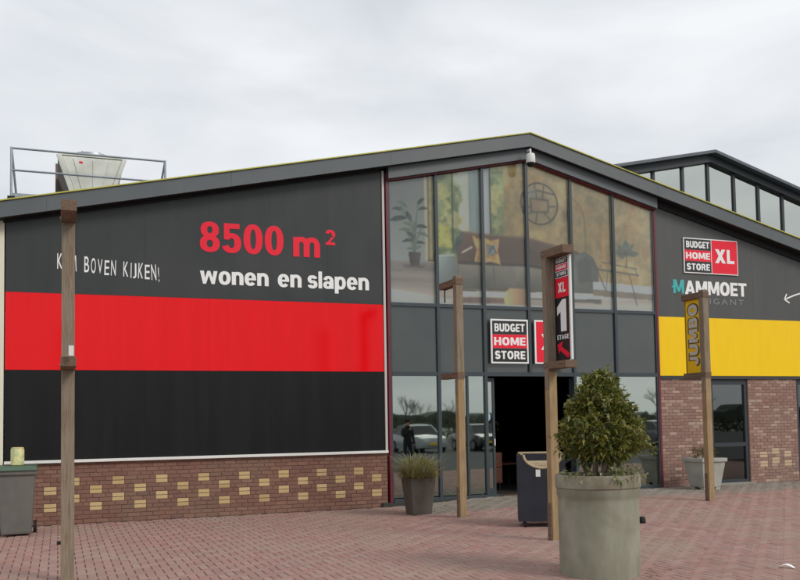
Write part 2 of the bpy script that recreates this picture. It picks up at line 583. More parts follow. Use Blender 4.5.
# left cladding: panels in three bands
PX0, PX1 = -0.86, 6.10
Z_SILL, Z_R0, Z_R1 = 1.13, 2.70, 4.05
nP = 6
for k in range(nP):
    a = PX0 + (PX1 - PX0) * k / nP + 0.0008
    b = PX0 + (PX1 - PX0) * (k + 1) / nP - 0.0008
    MB().prism_xz([(a, Z_R1 + 0.003), (b, Z_R1 + 0.003), (b, wall_top(b)), (a, wall_top(a))], 0, 0.06).build('cladding_panel', M_PANEL, store)
    MB().box(a, b, 0, 0.06, Z_SILL, Z_R0 - 0.003).build('cladding_panel', M_BLACK_PANEL, store)
for k in range(2):
    a = PX0 + (PX1 - PX0) * k / 2 + 0.001; b = PX0 + (PX1 - PX0) * (k + 1) / 2 - 0.001
    tag(BOX('cladding_panel', M_RED, store, a, b, -0.004, 0.06, Z_R0, Z_R1), 'glossy bright red band panel')
MB().box(PX0, PX1 + 0.02, 0.07, 0.2, 0.0, Z_R1).prism_xz([(PX0, Z_R1), (PX1, Z_R1), (PX1, wall_top(PX1)), (PX0, wall_top(PX0))], 0.07, 0.2).build('backing_wall', M_SOFFIT, store)
BOX('window_sill', M_WHITE, store, PX0, 6.14, -0.075, 0.02, 1.075, 1.125, 0.006)
BOX('corner_trim', mat('pale_trim', srgb(196, 190, 186), 0.5), store, 6.10, 6.145, -0.03, 0.05, 1.127, 6.78)
# cream corner at the far left
for k, (a, b) in enumerate(((-1.32, -0.88), (-2.3, -1.325), (-3.3, -2.305))):
    MB().prism_xz([(a, 0.02), (b, 0.02), (b, wall_top(b)), (a, wall_top(a))], -0.015, 0.1).build('cladding_panel', M_CREAM, store)
BOX('backing_wall', M_CREAM, store, -3.3, -0.88, 0.12, 27.5, 0.0, 4.8)

# right cladding
RX = [12.80, 14.2, 15.6, 17.0, 18.4, 19.8, 21.2]
for k in range(len(RX) - 1):
    a, b = RX[k] + 0.0015, RX[k + 1] - 0.0015
    MB().prism_xz([(a, 4.003), (b, 4.003), (b, wall_top(b)), (a, wall_top(a))], 0, 0.06).build('cladding_panel', M_PANEL_R, store)
for a, b in ((12.80, 17.6), (17.603, 21.2)):
    tag(BOX('cladding_panel', M_YELLOW, store, a, b, -0.006, 0.06, 2.64, 4.0, 0.004), 'bright yellow band panel')
BOX('lintel_trim', mat('dark_trim', srgb(52, 54, 56), 0.5), store, 12.8, 21.2, -0.03, 0.05, 2.565, 2.634)
MB().box(12.8, 21.2, 0.07, 0.2, 2.56, 4.0).prism_xz([(12.8, 4.0), (21.2, 4.0), (21.2, wall_top(21.2)), (12.8, wall_top(12.8))], 0.07, 0.2).build('backing_wall', M_SOFFIT, store)
BOX('backing_wall', M_PANEL_R, store, 21.2, 21.4, 0.0, 27.5, 0, 4.6)
BOX('backing_wall', M_PANEL, store, -3.3, 21.4, 27.5, 27.7, 0, 4.6)

# ---- brickwork
BL, BC = 0.2154, 0.0735           # brick length and course pitch
brick_cache = {}


def brick_mesh(w, h, mt):
    key = (round(w, 3), round(h, 3), mt.name)
    if key not in brick_cache:
        d, c = 0.05, 0.004
        x, z = w / 2, h / 2
        v = [(-x, d, -z), (x, d, -z), (x, d, z), (-x, d, z), (-x, c, -z), (x, c, -z), (x, c, z), (-x, c, z),
             (-x + c, 0, -z + c), (x - c, 0, -z + c), (x - c, 0, z - c), (-x + c, 0, z - c)]
        f = [(8, 9, 10, 11), (0, 1, 5, 4), (1, 2, 6, 5), (2, 3, 7, 6), (3, 0, 4, 7), (4, 5, 9, 8), (5, 6, 10, 9), (6, 7, 11, 10), (7, 4, 8, 11)]
        brick_cache[key] = MB().add(v, f).mesh('brick', mt)
    return brick_cache[key]


def brickwork(name, x0, x1, z0, z1, mt, yellow, limit=300, label=None, ymat=None):
    """backing of mortar with every brick proud of it; yellow: {course: [(xa, xb), ...]}"""
    wall = BOX(name, M_MORTAR_R if mt is M_BRICK_R else M_MORTAR, store, x0, x1, 0.004, 0.22, z0 - 0.15, z1)
    if label: wall['label'] = label
    n = int(round((z1 - z0) / BC))
    items = []
    for c in range(n):
        z = z0 + (c + 0.5) * BC
        cuts = sorted(yellow.get(c, []))
        for a, b in cuts: items.append((0, a, b, z, True))
        spans, p = [], x0
        for a, b in cuts:
            spans.append((p, a)); p = b
        spans.append((p, x1))
        for a, b in spans:
            x = a
            first = True
            while b - x > 0.02:
                w = BL
                if first and (c % 2): w = BL / 2
                first = False
                if b - (x + w) < 0.05: w = b - x
                if w > BL * 1.3: w = w / 2
                items.append((x, x, x + w, z, False)); x += w
    items.sort(key=lambda t: (not t[4], t[0]))
    V, F = [], []
    for k, (_, a, b, z, yl) in enumerate(items):
        w, h = b - a - 0.009, BC - 0.010
        if w < 0.01: continue
        w = max(0.02, round(w / 0.006) * 0.006)
        me = brick_mesh(w, h, (ymat or M_YBRICK) if yl else mt)
        y = NP.normal(-0.004, 0.0015)
        if k < limit:
            link('brick', me, wall, ((a + b) / 2, y, z))
        else:
            bb = len(V)
            V += [((a + b) / 2 + q.co.x, y + q.co.y, z + q.co.z) for q in me.vertices]
            F += [tuple(i + bb for i in p_.vertices) for p_ in me.polygons]
    if V:
        tag(MB().add(V, F).build('brick_field', mt, wall), kind='stuff')
    return wall


M_MORTAR_R = mat('pale_mortar', srgb(150, 126, 114), 0.95, 0.1, var=0.5, scale=20, col2=srgb(128, 106, 96), bump=0.4, bump_scale=120)
M_YBRICK_R = mat('pale_yellow_brick', srgb(200, 176, 148), 0.85, 0.25, var=0.5, scale=25, col2=srgb(176, 150, 124), bump=0.4, bump_scale=90)
yel = {}
for k in range(17):
    xa = -0.235 + 0.377 * k
    for c in ((3, 4, 7, 8) if k % 2 == 0 else (5, 6, 9, 10)):
        yel.setdefault(c, []).append((xa, xa + BL))
brickwork('brick_wall', -0.88, 6.14, 0.0, 1.073, M_BRICK, yel)
zr = 0.10
brickwork('brick_pillar', 12.80, 14.22, zr, 2.565, M_BRICK_R, {})
yr_ = {}
for xa, cs in ((15.62, (5, 8)), (15.99, (6.5, 9.5)), (16.37, (5, 8))):
    for c in cs:
        for q in (int(c), int(c) + 1):
            yr_.setdefault(q, []).append((xa, xa + 0.24))
brickwork('brick_pillar', 15.33, 16.83, zr, 2.565, M_BRICK_R, yr_, ymat=M_YBRICK_R)
brickwork('brick_pillar', 18.0, 19.4, zr, 2.565, M_BRICK_R, {})
BOX('backing_wall', M_PANEL_R, store, 19.4, 21.2, 0.0, 0.2, 0.0, 2.56)

# ---- glazed front
MX = [6.22, 7.285, 8.35, 9.42, 10.52, 11.62, 12.72]
Z_T1, Z_T2 = 2.67, 4.07
HB = lambda x: roof_z(x) - FT - 0.235          # underside of the header boards
for x0, x1 in ((6.20, AX), (AX, 12.76)):
    MB().prism_xz([(x0, wall_top(x0) - 0.004), (x1, wall_top(x1) - 0.004), (x1, HB(x1)), (x0, HB(x0))], -0.16, 0.0).build('header_board', M_FASCIA, store)
    MB().prism_xz([(x0, HB(x0) - 0.002), (x1, HB(x1) - 0.002), (x1, HB(x1) - 0.03), (x0, HB(x0) - 0.03)], -0.10, 0.06).build('window_frame', M_MAROON, store)
BOX('window_frame', M_MAROON, store, 6.172, 6.222, -0.055, 0.08, 0.02, 6.72)
BOX('window_frame', M_MAROON, store, 12.722, 12.775, -0.055, 0.08, 0.08, 6.56)
for k, x in enumerate(MX):
    zt = HB(x) - 0.02
    if k in (0, 6):
        BOX('mullion', M_MULL, store, *((6.224, 6.254) if k == 0 else (12.690, 12.720)), -0.045, 0.05, 0.1, zt)
    elif k == 3:
        BOX('mullion', M_MULL, store, x - 0.032, x + 0.032, -0.06, 0.06, Z_T1 + 0.002, zt)
    else:
        BOX('mullion', M_MULL, store, x - 0.032, x + 0.032, -0.06, 0.06, 0.1, zt)
BOX('transom', M_MULL, store, 6.256, 12.688, -0.05, 0.05, Z_T2 - 0.035, Z_T2 + 0.035)
BOX('transom', M_MULL, store, 6.256, 12.688, -0.052, 0.05, Z_T1 - 0.055, Z_T1 + 0.03)
for a, b in ((6.256, 8.60), (10.50, 12.688)):
    BOX('threshold', M_MULL, store, a, b, -0.058, 0.055, 0.03, 0.18 if a > 9 else 0.15)
M_FILM = mat('grey_film', srgb(70, 76, 74), 0.07, 0.75, var=0.6, scale=1.2, col2=srgb(62, 67, 66), bump=0.012, bump_scale=1.2)
for k in range(6):
    a, b = MX[k] + 0.034, MX[k + 1] - 0.034
    up = MB().prism_xz([(a, Z_T2 + 0.037), (b, Z_T2 + 0.037), (b, HB(b) - 0.045), (a, HB(a) - 0.045)], -0.012, 0.0).build('window_pane', G_UP, store)
    tag(BOX('window_pane', M_FILM, store, a, b, -0.012, 0.0, Z_T1 + 0.032, Z_T2 - 0.037), 'opaque grey-filmed pane')
    if k in (0, 1, 4, 5):
        BOX('window_pane', G_LOW, store, a, b, -0.012, 0.0, 0.17, Z_T1 - 0.057)
# extra slim bar and the parked sliding leaves beside the opening
BOX('mullion', M_MULL, store, 7.90, 7.945, -0.045, 0.03, 0.152, Z_T1 - 0.057)
for a, b, hx in ((8.30, 8.60, 8.575), (10.46, 10.80, 10.48)):
    lf = MB().box(a, a + 0.05, 0.07, 0.12, 0.13, 2.58).box(b - 0.05, b, 0.07, 0.12, 0.13, 2.58).box(a + 0.052, b - 0.052, 0.07, 0.12, 0.13, 0.26).box(a + 0.052, b - 0.052, 0.07, 0.12, 2.5, 2.58).build('sliding_door', M_MULL, store)
    BOX('pane', G_LOW, lf, a + 0.054, b - 0.054, 0.09, 0.1, 0.262, 2.498)
    BOX('handle', M_WHITE, lf, hx - 0.012, hx + 0.012, 0.04, 0.068, 1.16, 1.30)
MB().prism_xz([(8.42 + 0.07 * math.cos(t), 1.76 + 0.09 * math.sin(t)) for t in [k * math.pi / 8 for k in range(16)]], 0.060, 0.064).build('door_sticker', mat('sticker_blue', srgb(168, 196, 214), 0.5), store)
BOX('column', M_WHITE, store, 10.86, 10.98, 0.2, 0.32, 0.1, 2.58)
# interior, dark behind the glass
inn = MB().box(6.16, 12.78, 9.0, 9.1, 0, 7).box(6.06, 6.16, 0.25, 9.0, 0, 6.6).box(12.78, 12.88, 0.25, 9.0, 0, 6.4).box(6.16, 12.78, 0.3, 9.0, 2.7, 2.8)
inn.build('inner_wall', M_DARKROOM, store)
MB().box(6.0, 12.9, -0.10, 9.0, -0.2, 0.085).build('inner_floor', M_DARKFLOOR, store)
# right-hand doors with dark rooms behind
for a, b in ((14.24, 15.31), (16.85, 17.98)):
    fr = MB().box(a, a + 0.07, 0.03, 0.12, 0.1, 2.56).box(b - 0.07, b, 0.03, 0.12, 0.1, 2.56).box(a + 0.072, b - 0.072, 0.03, 0.12, 2.44, 2.56).box(a + 0.072, b - 0.072, 0.03, 0.12, 0.1, 0.2).box(a + 0.072, b - 0.072, 0.025, 0.12, 0.98, 1.07)
    dr = fr.build('door', mat('dark_door_frame', srgb(48, 54, 60), 0.45), store)
    BOX('pane', glass('door_glass', (0.25, 0.28, 0.3), 0.10), dr, a + 0.074, b - 0.074, 0.07, 0.08, 0.202, 0.978)
    BOX('pane', MATS['door_glass'], dr, a + 0.074, b - 0.074, 0.07, 0.08, 1.072, 2.438)
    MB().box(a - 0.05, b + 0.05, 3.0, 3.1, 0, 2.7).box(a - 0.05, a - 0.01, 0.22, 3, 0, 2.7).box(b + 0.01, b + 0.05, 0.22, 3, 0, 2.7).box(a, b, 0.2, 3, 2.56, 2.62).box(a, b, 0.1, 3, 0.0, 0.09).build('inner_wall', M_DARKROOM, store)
BOX('door_step', mat('step_concrete', srgb(150, 146, 138), 0.9, var=0.5, scale=8, col2=srgb(120, 116, 108)), store, 14.2, 15.34, -0.16, 0.028, 0.02, 0.135)

# ------------------------------------------------------------------ printed living-room picture behind the upper panes
# The film is one flat print: its picture is stored as a colour per point of a fine grid.
pic = empty('window_graphic', (9.4, 0.02, 4.07), 'printed living-room picture with sofa, plant and round ornament filling the upper panes', 'poster')
top = lambda x: HB(x) - 0.03
GX0, GX1, GZ0, GZ1, GS = 6.23, 12.71, 4.08, 7.30, 0.015
gxs = np.arange(GX0, GX1, GS); gzs = np.arange(GZ0, GZ1, GS)
XX, ZZ = np.meshgrid(gxs, gzs)
rp = np.random.RandomState(21)


def blur(a, n):
    for _ in range(n):
        p_ = np.pad(a, 1, mode='edge')
        a = (p_[1:-1, 1:-1] * 2 + p_[:-2, 1:-1] + p_[2:, 1:-1] + p_[1:-1, :-2] + p_[1:-1, 2:]) / 6
    return a


def vnoise(cell, octaves=4, ax=1.0, az=1.0):
    """value noise in 0..1 with the given coarsest cell size in metres"""
    out, amp, tot = 0, 1.0, 0
    for o in range(octaves):
        c = cell / 2 ** o
        u, v = (XX - GX0) / (c * ax), (ZZ - GZ0) / (c * az)
        nx_, nz_ = int(u.max()) + 3, int(v.max()) + 3
        g_ = rp.rand(nz_, nx_)
        i, j = u.astype(int), v.astype(int)
        fu, fv = u - i, v - j
        fu, fv = fu * fu * (3 - 2 * fu), fv * fv * (3 - 2 * fv)
        out = out + amp * ((g_[j, i] * (1 - fu) + g_[j, i + 1] * fu) * (1 - fv) + (g_[j + 1, i] * (1 - fu) + g_[j + 1, i + 1] * fu) * fv)
        tot += amp; amp *= 0.55
    return out / tot


def pmask(poly, soft=1):
    inside = np.zeros(XX.shape, bool)
    n = len(poly)
    for i in range(n):
        (x0, z0), (x1, z1) = poly[i], poly[(i + 1) % n]
        if z0 == z1: continue
        c = ((z0 > ZZ) != (z1 > ZZ)) & (XX < (x1 - x0) * (ZZ - z0) / (z1 - z0) + x0)
        inside ^= c
    return blur(inside.astype(float), soft)


def lmask(pts, w, soft=1):
    d = np.full(XX.shape, 9.0)
    for (x0, z0), (x1, z1) in zip(pts[:-1], pts[1:]):
        L2 = (x1 - x0) ** 2 + (z1 - z0) ** 2
        t_ = np.clip(((XX - x0) * (x1 - x0) + (ZZ - z0) * (z1 - z0)) / L2, 0, 1)
        d = np.minimum(d, np.hypot(XX - x0 - t_ * (x1 - x0), ZZ - z0 - t_ * (z1 - z0)))
    return np.clip((w / 2 - d) / GS + 0.5, 0, 1) if soft == 0 else blur(np.clip((w / 2 - d) / GS + 0.5, 0, 1), soft)


CAN = np.zeros(XX.shape + (3,))


def paint(mask_, col, shade=None, op=1.0):
    c = np.ones(XX.shape + (3,)) * np.array(col, float)
    if shade is not None: c = c * shade[..., None]
    k_ = (mask_ * op)[..., None]
    CAN[:] = CAN * (1 - k_) + c * k_


def rct(a, b_, c, d): return [(a, c), (b_, c), (b_, d), (a, d)]


ones = np.ones(XX.shape)
n_fine, n_mid, n_big = vnoise(.12, 3), vnoise(.35, 4), vnoise(1.2, 4)
# walls
paint(ones, (176, 162, 122), 0.74 + 0.36 * n_mid + 0.26 * (n_big - .5) + 0.16 * (n_fine - .5))
paint(np.clip((n_mid - .56) * 7, 0, 1), (150, 118, 76), 0.9 + .2 * n_fine, 0.45)
paint(np.clip((vnoise(.5, 4) - .58) * 7, 0, 1), (206, 194, 160), 0.9 + .2 * n_fine, 0.4)
paint(pmask(rct(6.0, 7.13, 4.9, 7.4), 1), (136, 146, 152), 0.86 + 0.10 * n_big + 0.18 * np.clip((7.0 - ZZ) / 2.2, 0, 1))
# floor with long boards
bd = vnoise(.5, 3, 5.0, .25)
paint(pmask([(6.0, 3.9), (13, 3.9), (13, 4.62), (8.2, 4.95), (6.0, 4.95)], 2), (158, 155, 155), 0.82 + 0.3 * bd + 0.10 * np.clip((4.6 - ZZ) / .5, 0, 1))
paint(pmask([(6.2, 4.95), (7.3, 4.95), (7.6, 4.80), (6.2, 4.74)], 6), (120, 116, 118), 0.9 + .2 * bd, .6)
paint(pmask([(6.2, 4.40), (7.7, 4.22), (7.6, 4.1), (6.2, 4.1)], 8), (206, 208, 212), ones, .6)
# window with garden and curtains
vw = pmask([(7.23, 5.0), (8.90, 5.0), (8.90, 7.4), (7.23, 7.4)], 1)
gn = vnoise(.42, 5)
paint(vw, (150, 164, 128), 0.72 + .5 * gn)
paint(vw * np.clip((vnoise(.35, 5) - .5) * 8, 0, 1), (184, 184, 136), 0.8 + .35 * n_fine, .7)
paint(vw * np.clip((vnoise(.3, 5) - .55) * 8, 0, 1), (92, 114, 84), 0.85 + .3 * n_fine, .75)
paint(vw * np.clip((vnoise(.6, 4) - .6) * 8, 0, 1), (196, 206, 212), ones, .7)
paint(pmask([(7.24, 5.3), (7.70, 5.3), (7.62, 5.75), (7.3, 5.8)], 5), (196, 192, 104), 0.8 + .4 * n_fine, .7)
paint(pmask(rct(7.13, 7.24, 5.0, 7.4), 1), (172, 164, 118), 0.85 + .25 * n_fine)
paint(pmask(rct(8.06, 8.38, 5.5, 7.4), 1), (140, 158, 166), 0.85 + .25 * vnoise(.12, 2, .5, 8))
paint(pmask(rct(8.38, 8.56, 5.5, 7.4), 1), (168, 178, 192), 0.88 + .2 * vnoise(.1, 2, .5, 8))
for x_, w_, c_ in ((7.08, .05, (190, 180, 160)), (7.145, .02, (92, 92, 78)), (7.235, .02, (90, 96, 80)), (7.69, .024, (56, 62, 60)), (8.575, .03, (64, 66, 66))):
    paint(lmask([(x_, 5.02 if x_ < 7.5 else 5.22), (x_, 7.4)], w_), c_)
paint(lmask([(7.12, 5.01), (7.30, 5.01)], .03), (86, 90, 76))
paint(lmask([(8.6, 6.98), (8.86, 6.99)], .03), (110, 122, 104))
# potted plant
for px, pz, ang, ln in ((6.55, 6.20, 2.35, .34), (6.47, 6.08, 2.7, .30), (6.46, 5.88, 3.1, .40), (6.62, 5.66, 2.75, .30), (6.68, 5.44, 2.9, .28), (6.98, 6.28, 1.0, .30), (6.60, 6.02, 2.2, .34),
                        (7.02, 6.12, 0.6, .26), (6.98, 5.74, 0.35, .32), (7.02, 5.58, 0.1, .28), (6.70, 5.95, 1.9, .34), (6.84, 5.75, 1.4, .34), (6.72, 5.27, 2.7, .22), (6.95, 5.40, .4, .26), (6.80, 5.5, 1.2, .30), (6.74, 5.56, 2.2, .30), (6.9, 5.3, .9, .24), (6.66, 5.78, 2.5, .26)):
    ca, sa = math.cos(ang), math.sin(ang); wd = ln * 0.15
    sg_ = 1 if ca < 0 else -1
    pl_ = [(px + ln * u * ca - wd * w * sa, pz + ln * u * sa + wd * w * ca - 0.05 * (u + .5) ** 2 * 2) for u, w in ((-.55, 0), (-.25, .8), (.15, .95), (.55, .0), (.15, -.8), (-.25, -.75))]
    paint(pmask(pl_, 1), (58, 74, 74) if rp.rand() < .65 else (98, 116, 106), 0.85 + .4 * n_fine, .93)
for dx, dz in ((-.1, .85), (.1, 1.05), (.16, .55), (-.18, .5), (0, .7)):
    paint(lmask([(6.81, 5.1), (6.81 + dx * .4, 5.1 + dz * .6), (6.81 + dx, 5.1 + dz)], .026), (104, 118, 106))
paint(pmask([(6.68, 5.16), (6.96, 5.16), (6.92, 4.88), (6.72, 4.88)], 1), (84, 78, 78), 0.8 + .5 * np.clip((XX - 6.7) / .3, 0, 1))
paint(pmask([(6.55, 4.90), (7.05, 4.90), (7.0, 4.84), (6.6, 4.84)], 3), (96, 92, 94), ones, .7)
# pouf
paint(pmask([(7.34, 5.14), (7.70, 5.17), (7.80, 4.8), (7.72, 4.46), (7.36, 4.48), (7.31, 4.8)], 2), (150, 166, 172), 0.75 + .4 * np.clip((7.8 - XX) / .5, 0, 1) * np.clip((ZZ - 4.3) / .8, .3, 1))
paint(lmask([(7.34, 5.12), (7.70, 5.15)], .03), (184, 196, 200))
# sofa
paint(pmask([(7.7, 4.46), (11.3, 4.38), (11.3, 4.24), (7.7, 4.34)], 4), (86, 80, 78), ones, .8)
sofa = pmask([(7.86, 5.67), (8.6, 5.63), (9.44, 5.63), (10.3, 5.48), (10.7, 5.40), (10.95, 5.25), (10.95, 4.4), (7.82, 4.47), (7.77, 5.2)], 2)
paint(sofa, (104, 84, 70), 0.80 + .25 * vnoise(.5, 4) + .18 * np.clip((ZZ - 5.2) / .45, 0, 1))
seat = pmask([(7.8, 4.97), (9.4, 5.0), (10.3, 4.9), (10.9, 4.82), (10.9, 4.46), (7.8, 4.48)], 2)
paint(seat, (130, 130, 124), 0.62 + .25 * n_mid + .3 * np.clip((ZZ - 4.45) / .5, 0, 1))
paint(lmask([(7.82, 5.0), (9.4, 5.02), (10.4, 4.92)], .05, 3), (60, 56, 54), op=.8)
for x_ in (8.62, 9.45, 10.2): paint(lmask([(x_, 5.0), (x_ + .02, 4.5)], .03, 2), (92, 96, 96), op=.7)
paint(lmask([(9.42, 5.62), (9.44, 5.02)], .04, 3), (70, 66, 64), op=.7)
paint(lmask([(7.88, 5.65), (9.42, 5.61), (10.3, 5.47)], .03, 2), (138, 126, 114), op=.8)
paint(pmask([(7.74, 5.18), (7.9, 5.45), (7.95, 5.66), (7.8, 5.56), (7.70, 5.35)], 1), (82, 106, 100), .7 + .5 * n_fine)
paint(lmask([(7.90, 5.22), (8.12, 5.34)], .04), (206, 204, 196))
# armchair at the right
paint(pmask([(10.55, 5.0), (10.66, 5.3), (10.9, 5.40), (11.1, 5.28), (11.24, 5.02), (11.26, 4.5), (11.1, 4.3), (10.6, 4.3)], 2), (104, 108, 106), 0.72 + .35 * n_mid + .2 * np.clip((11.0 - XX) / .5, 0, 1))
paint(pmask([(10.70, 5.16), (10.92, 5.26), (11.08, 5.1), (11.05, 4.72), (10.72, 4.70)], 4), (84, 86, 86), ones, .7)
# cushions
for poly in ([(8.13, 5.60), (8.26, 5.53), (8.41, 5.56), (8.38, 5.3), (8.42, 5.02), (8.18, 5.04), (8.23, 5.3)], [(8.41, 5.56), (8.58, 5.51), (8.78, 5.56), (8.74, 5.3), (8.80, 5.0), (8.56, 5.06), (8.41, 5.02)]):
    paint(pmask(poly, 1), (196, 158, 106), 0.72 + .55 * vnoise(.12, 3))
paint(pmask([(8.48, 5.44), (8.60, 5.40), (8.70, 5.46), (8.68, 5.22), (8.54, 5.16), (8.46, 5.28)], 2), (120, 140, 152), 0.7 + .6 * vnoise(.06, 2), .9)
paint(lmask([(8.5, 5.2), (8.62, 5.4), (8.7, 5.24)], .02), (70, 74, 84))
# benches and stool in front
paint(pmask([(7.7, 4.40), (10.6, 4.46), (12.7, 4.50), (12.7, 4.36), (10.6, 4.33), (7.7, 4.28)], 1), (202, 202, 200), .85 + .2 * n_mid)
paint(pmask([(7.7, 4.27), (8.92, 4.29), (8.92, 4.18), (7.7, 4.15)], 1), (128, 110, 102), .85 + .3 * n_fine)
paint(pmask([(8.92, 4.44), (9.0, 4.50), (9.40, 4.50), (9.40, 4.13), (8.88, 4.12), (8.86, 4.3)], 2), (194, 168, 134), .75 + .35 * np.clip((9.4 - XX) / .5, 0, 1))
paint(lmask([(6.2, 4.115), (12.7, 4.13)], .035), (206, 208, 208))
paint(pmask([(11.1, 4.74), (12.72, 4.68), (12.72, 4.50), (11.1, 4.56)], 1), (172, 188, 200), .9 + .2 * n_mid)
paint(pmask([(11.1, 4.56), (12.72, 4.50), (12.72, 4.36), (11.1, 4.42)], 2), (128, 118, 108), .9 + .2 * n_mid)
# round ornament
cx_, cz_, rr_ = 9.78, 6.39, .455
disc = pmask([(cx_ + .44 * math.cos(k * .2), cz_ + .44 * math.sin(k * .2)) for k in range(32)], 3)
paint(disc, (150, 146, 130), .8 + .4 * n_mid, .45)
paint(blur(np.clip((.016 - np.abs(np.hypot(XX - cx_, ZZ - cz_) - rr_)) / GS + .5, 0, 1), 1), (74, 70, 66))
for pts, w_ in (([(9.40, 6.58), (9.75, 6.68), (10.17, 6.62)], .035), ([(9.56, 6.50), (10.0, 6.48), (10.0, 6.22), (9.58, 6.2), (9.56, 6.5)], .04), ([(9.36, 6.3), (9.58, 6.3)], .03), ([(10.0, 6.34), (10.22, 6.36)], .03),
                ([(9.72, 6.2), (9.68, 5.96)], .035), ([(9.86, 6.5), (9.9, 6.82)], .03), ([(9.66, 6.84), (9.72, 6.5)], .03), ([(9.58, 6.2), (9.46, 6.12)], .03), ([(9.9, 6.2), (10.05, 6.05)], .03)):
    paint(lmask(pts, w_), (88, 82, 76), op=.85)
paint(pmask([(9.6, 6.48), (9.8, 6.47), (9.8, 6.24), (9.6, 6.24)], 2), (150, 118, 104), ones, .5)
paint(pmask([(9.42, 6.66), (9.7, 6.76), (9.7, 6.5), (9.44, 6.5)], 3), (138, 150, 156), ones, .5)
# lamp cord, curtain, metal chair, plant at the right
paint(lmask([(10.58, 6.6), (10.8, 6.42), (10.92, 6.15), (10.94, 5.3)], .022), (112, 104, 88), op=.8)
paint(pmask([(11.34, 5.05), (11.46, 5.05), (11.46, 6.1), (11.38, 6.15)], 2), (190, 156, 92), .85 + .25 * n_fine, .8)
for pts, w_ in (([(11.12, 5.25), (11.22, 5.0), (11.42, 4.58)], .028), ([(11.2, 5.02), (12.32, 4.93)], .034), ([(11.36, 5.18), (12.28, 5.07)], .022), ([(12.08, 4.92), (12.26, 4.24)], .026), ([(11.5, 5.0), (11.44, 4.52)], .02), ([(12.24, 5.08), (12.30, 4.9)], .02)):
    paint(lmask(pts, w_), (84, 80, 76), op=.85)
pm = pmask([(11.70, 5.42), (11.80, 5.62), (11.90, 5.56), (11.98, 5.74), (12.1, 5.62), (12.2, 5.66), (12.24, 5.5), (12.38, 5.42), (12.2, 5.34), (12.04, 5.38), (11.9, 5.28)], 3)
paint(pm * np.clip((vnoise(.12, 3) - .3) * 4, 0, 1), (92, 104, 98), .8 + .4 * n_fine, .9)
paint(lmask([(12.02, 5.4), (12.0, 5.08)], .03), (96, 90, 82), op=.8)
CAN *= (0.93 + 0.14 * vnoise(2.0, 2))[..., None]
CAN[:] = np.clip(CAN, 20, 235) / 255
LIN = np.where(CAN <= 0.04045, CAN / 12.92, ((CAN + 0.055) / 1.055) ** 2.4)
CAN[:] = CAN * 0.92 * np.array([1.05, 1.0, 0.93]) + CAN.mean(axis=2, keepdims=True) * 0.08
LIN = np.where(CAN <= 0.04045, CAN / 12.92, ((CAN + 0.055) / 1.055) ** 2.4)
LIN = np.minimum(0.9, 2.05 * LIN ** 1.14)
nz_, nx_ = XX.shape
vv = np.stack([XX.ravel(), np.full(XX.size, 0.03), ZZ.ravel()], 1)
ok = ZZ < np.vectorize(top)(XX)
ff = [(j * nx_ + i, j * nx_ + i + 1, (j + 1) * nx_ + i + 1, (j + 1) * nx_ + i) for j in range(nz_ - 1) for i in range(nx_ - 1) if ok[j + 1, i] and ok[j + 1, i + 1]]
me = bpy.data.meshes.new('printed_film')
me.from_pydata(vv.tolist(), [], ff)
ca_ = me.color_attributes.new('print', 'FLOAT_COLOR', 'POINT')
ca_.data.foreach_set('color', np.concatenate([LIN.reshape(-1, 3), np.ones((XX.size, 1))], 1).astype(np.float32).ravel())
mt = bpy.data.materials.new('printed_film'); mt.use_nodes = True
at = mt.node_tree.nodes.new('ShaderNodeAttribute'); at.attribute_name = 'print'
mt.node_tree.links.new(at.outputs['Color'], mt.node_tree.nodes['Principled BSDF'].inputs['Base Color'])
mt.node_tree.nodes['Principled BSDF'].inputs['Roughness'].default_value = 0.6
me.materials.append(mt)
link('printed_film', me, pic)
MB().prism_xz([(6.23, 4.0), (12.7, 4.0), (12.7, top(12.7)), (AX, top(AX)), (6.23, top(6.23))], 0.062, 0.075).build('film_backing', M_LGREY, pic)


# ---- a heavy grotesque alphabet drawn with bars and bowls (for the shop lettering)
def _bar(x0, y0, x1, y1): return [[(x0, y0), (x1, y0), (x1, y1), (x0, y1)]]


def _bowl(cx, cy, rx, ry, tx, ty, a0=0, a1=360, n=36, ex=2.25):
    tx, ty = tx * 1.09, ty * 1.16
    out, step = [], max(6, int(n * abs(a1 - a0) / 360))
    P_ = []
    for k in range(step + 1):
        a = math.radians(a0 + (a1 - a0) * k / step)
        c, q = math.cos(a), math.sin(a)
        f = lambda v: math.copysign(abs(v) ** (2 / ex), v)
        P_.append(((cx + rx * f(c), cy + ry * f(q)), (cx + (rx - tx) * f(c), cy + (ry - ty) * f(q))))
    for (o0, i0), (o1, i1) in zip(P_[:-1], P_[1:]):
        out.append(('q', [i0, o0, o1, i1]))
    return out


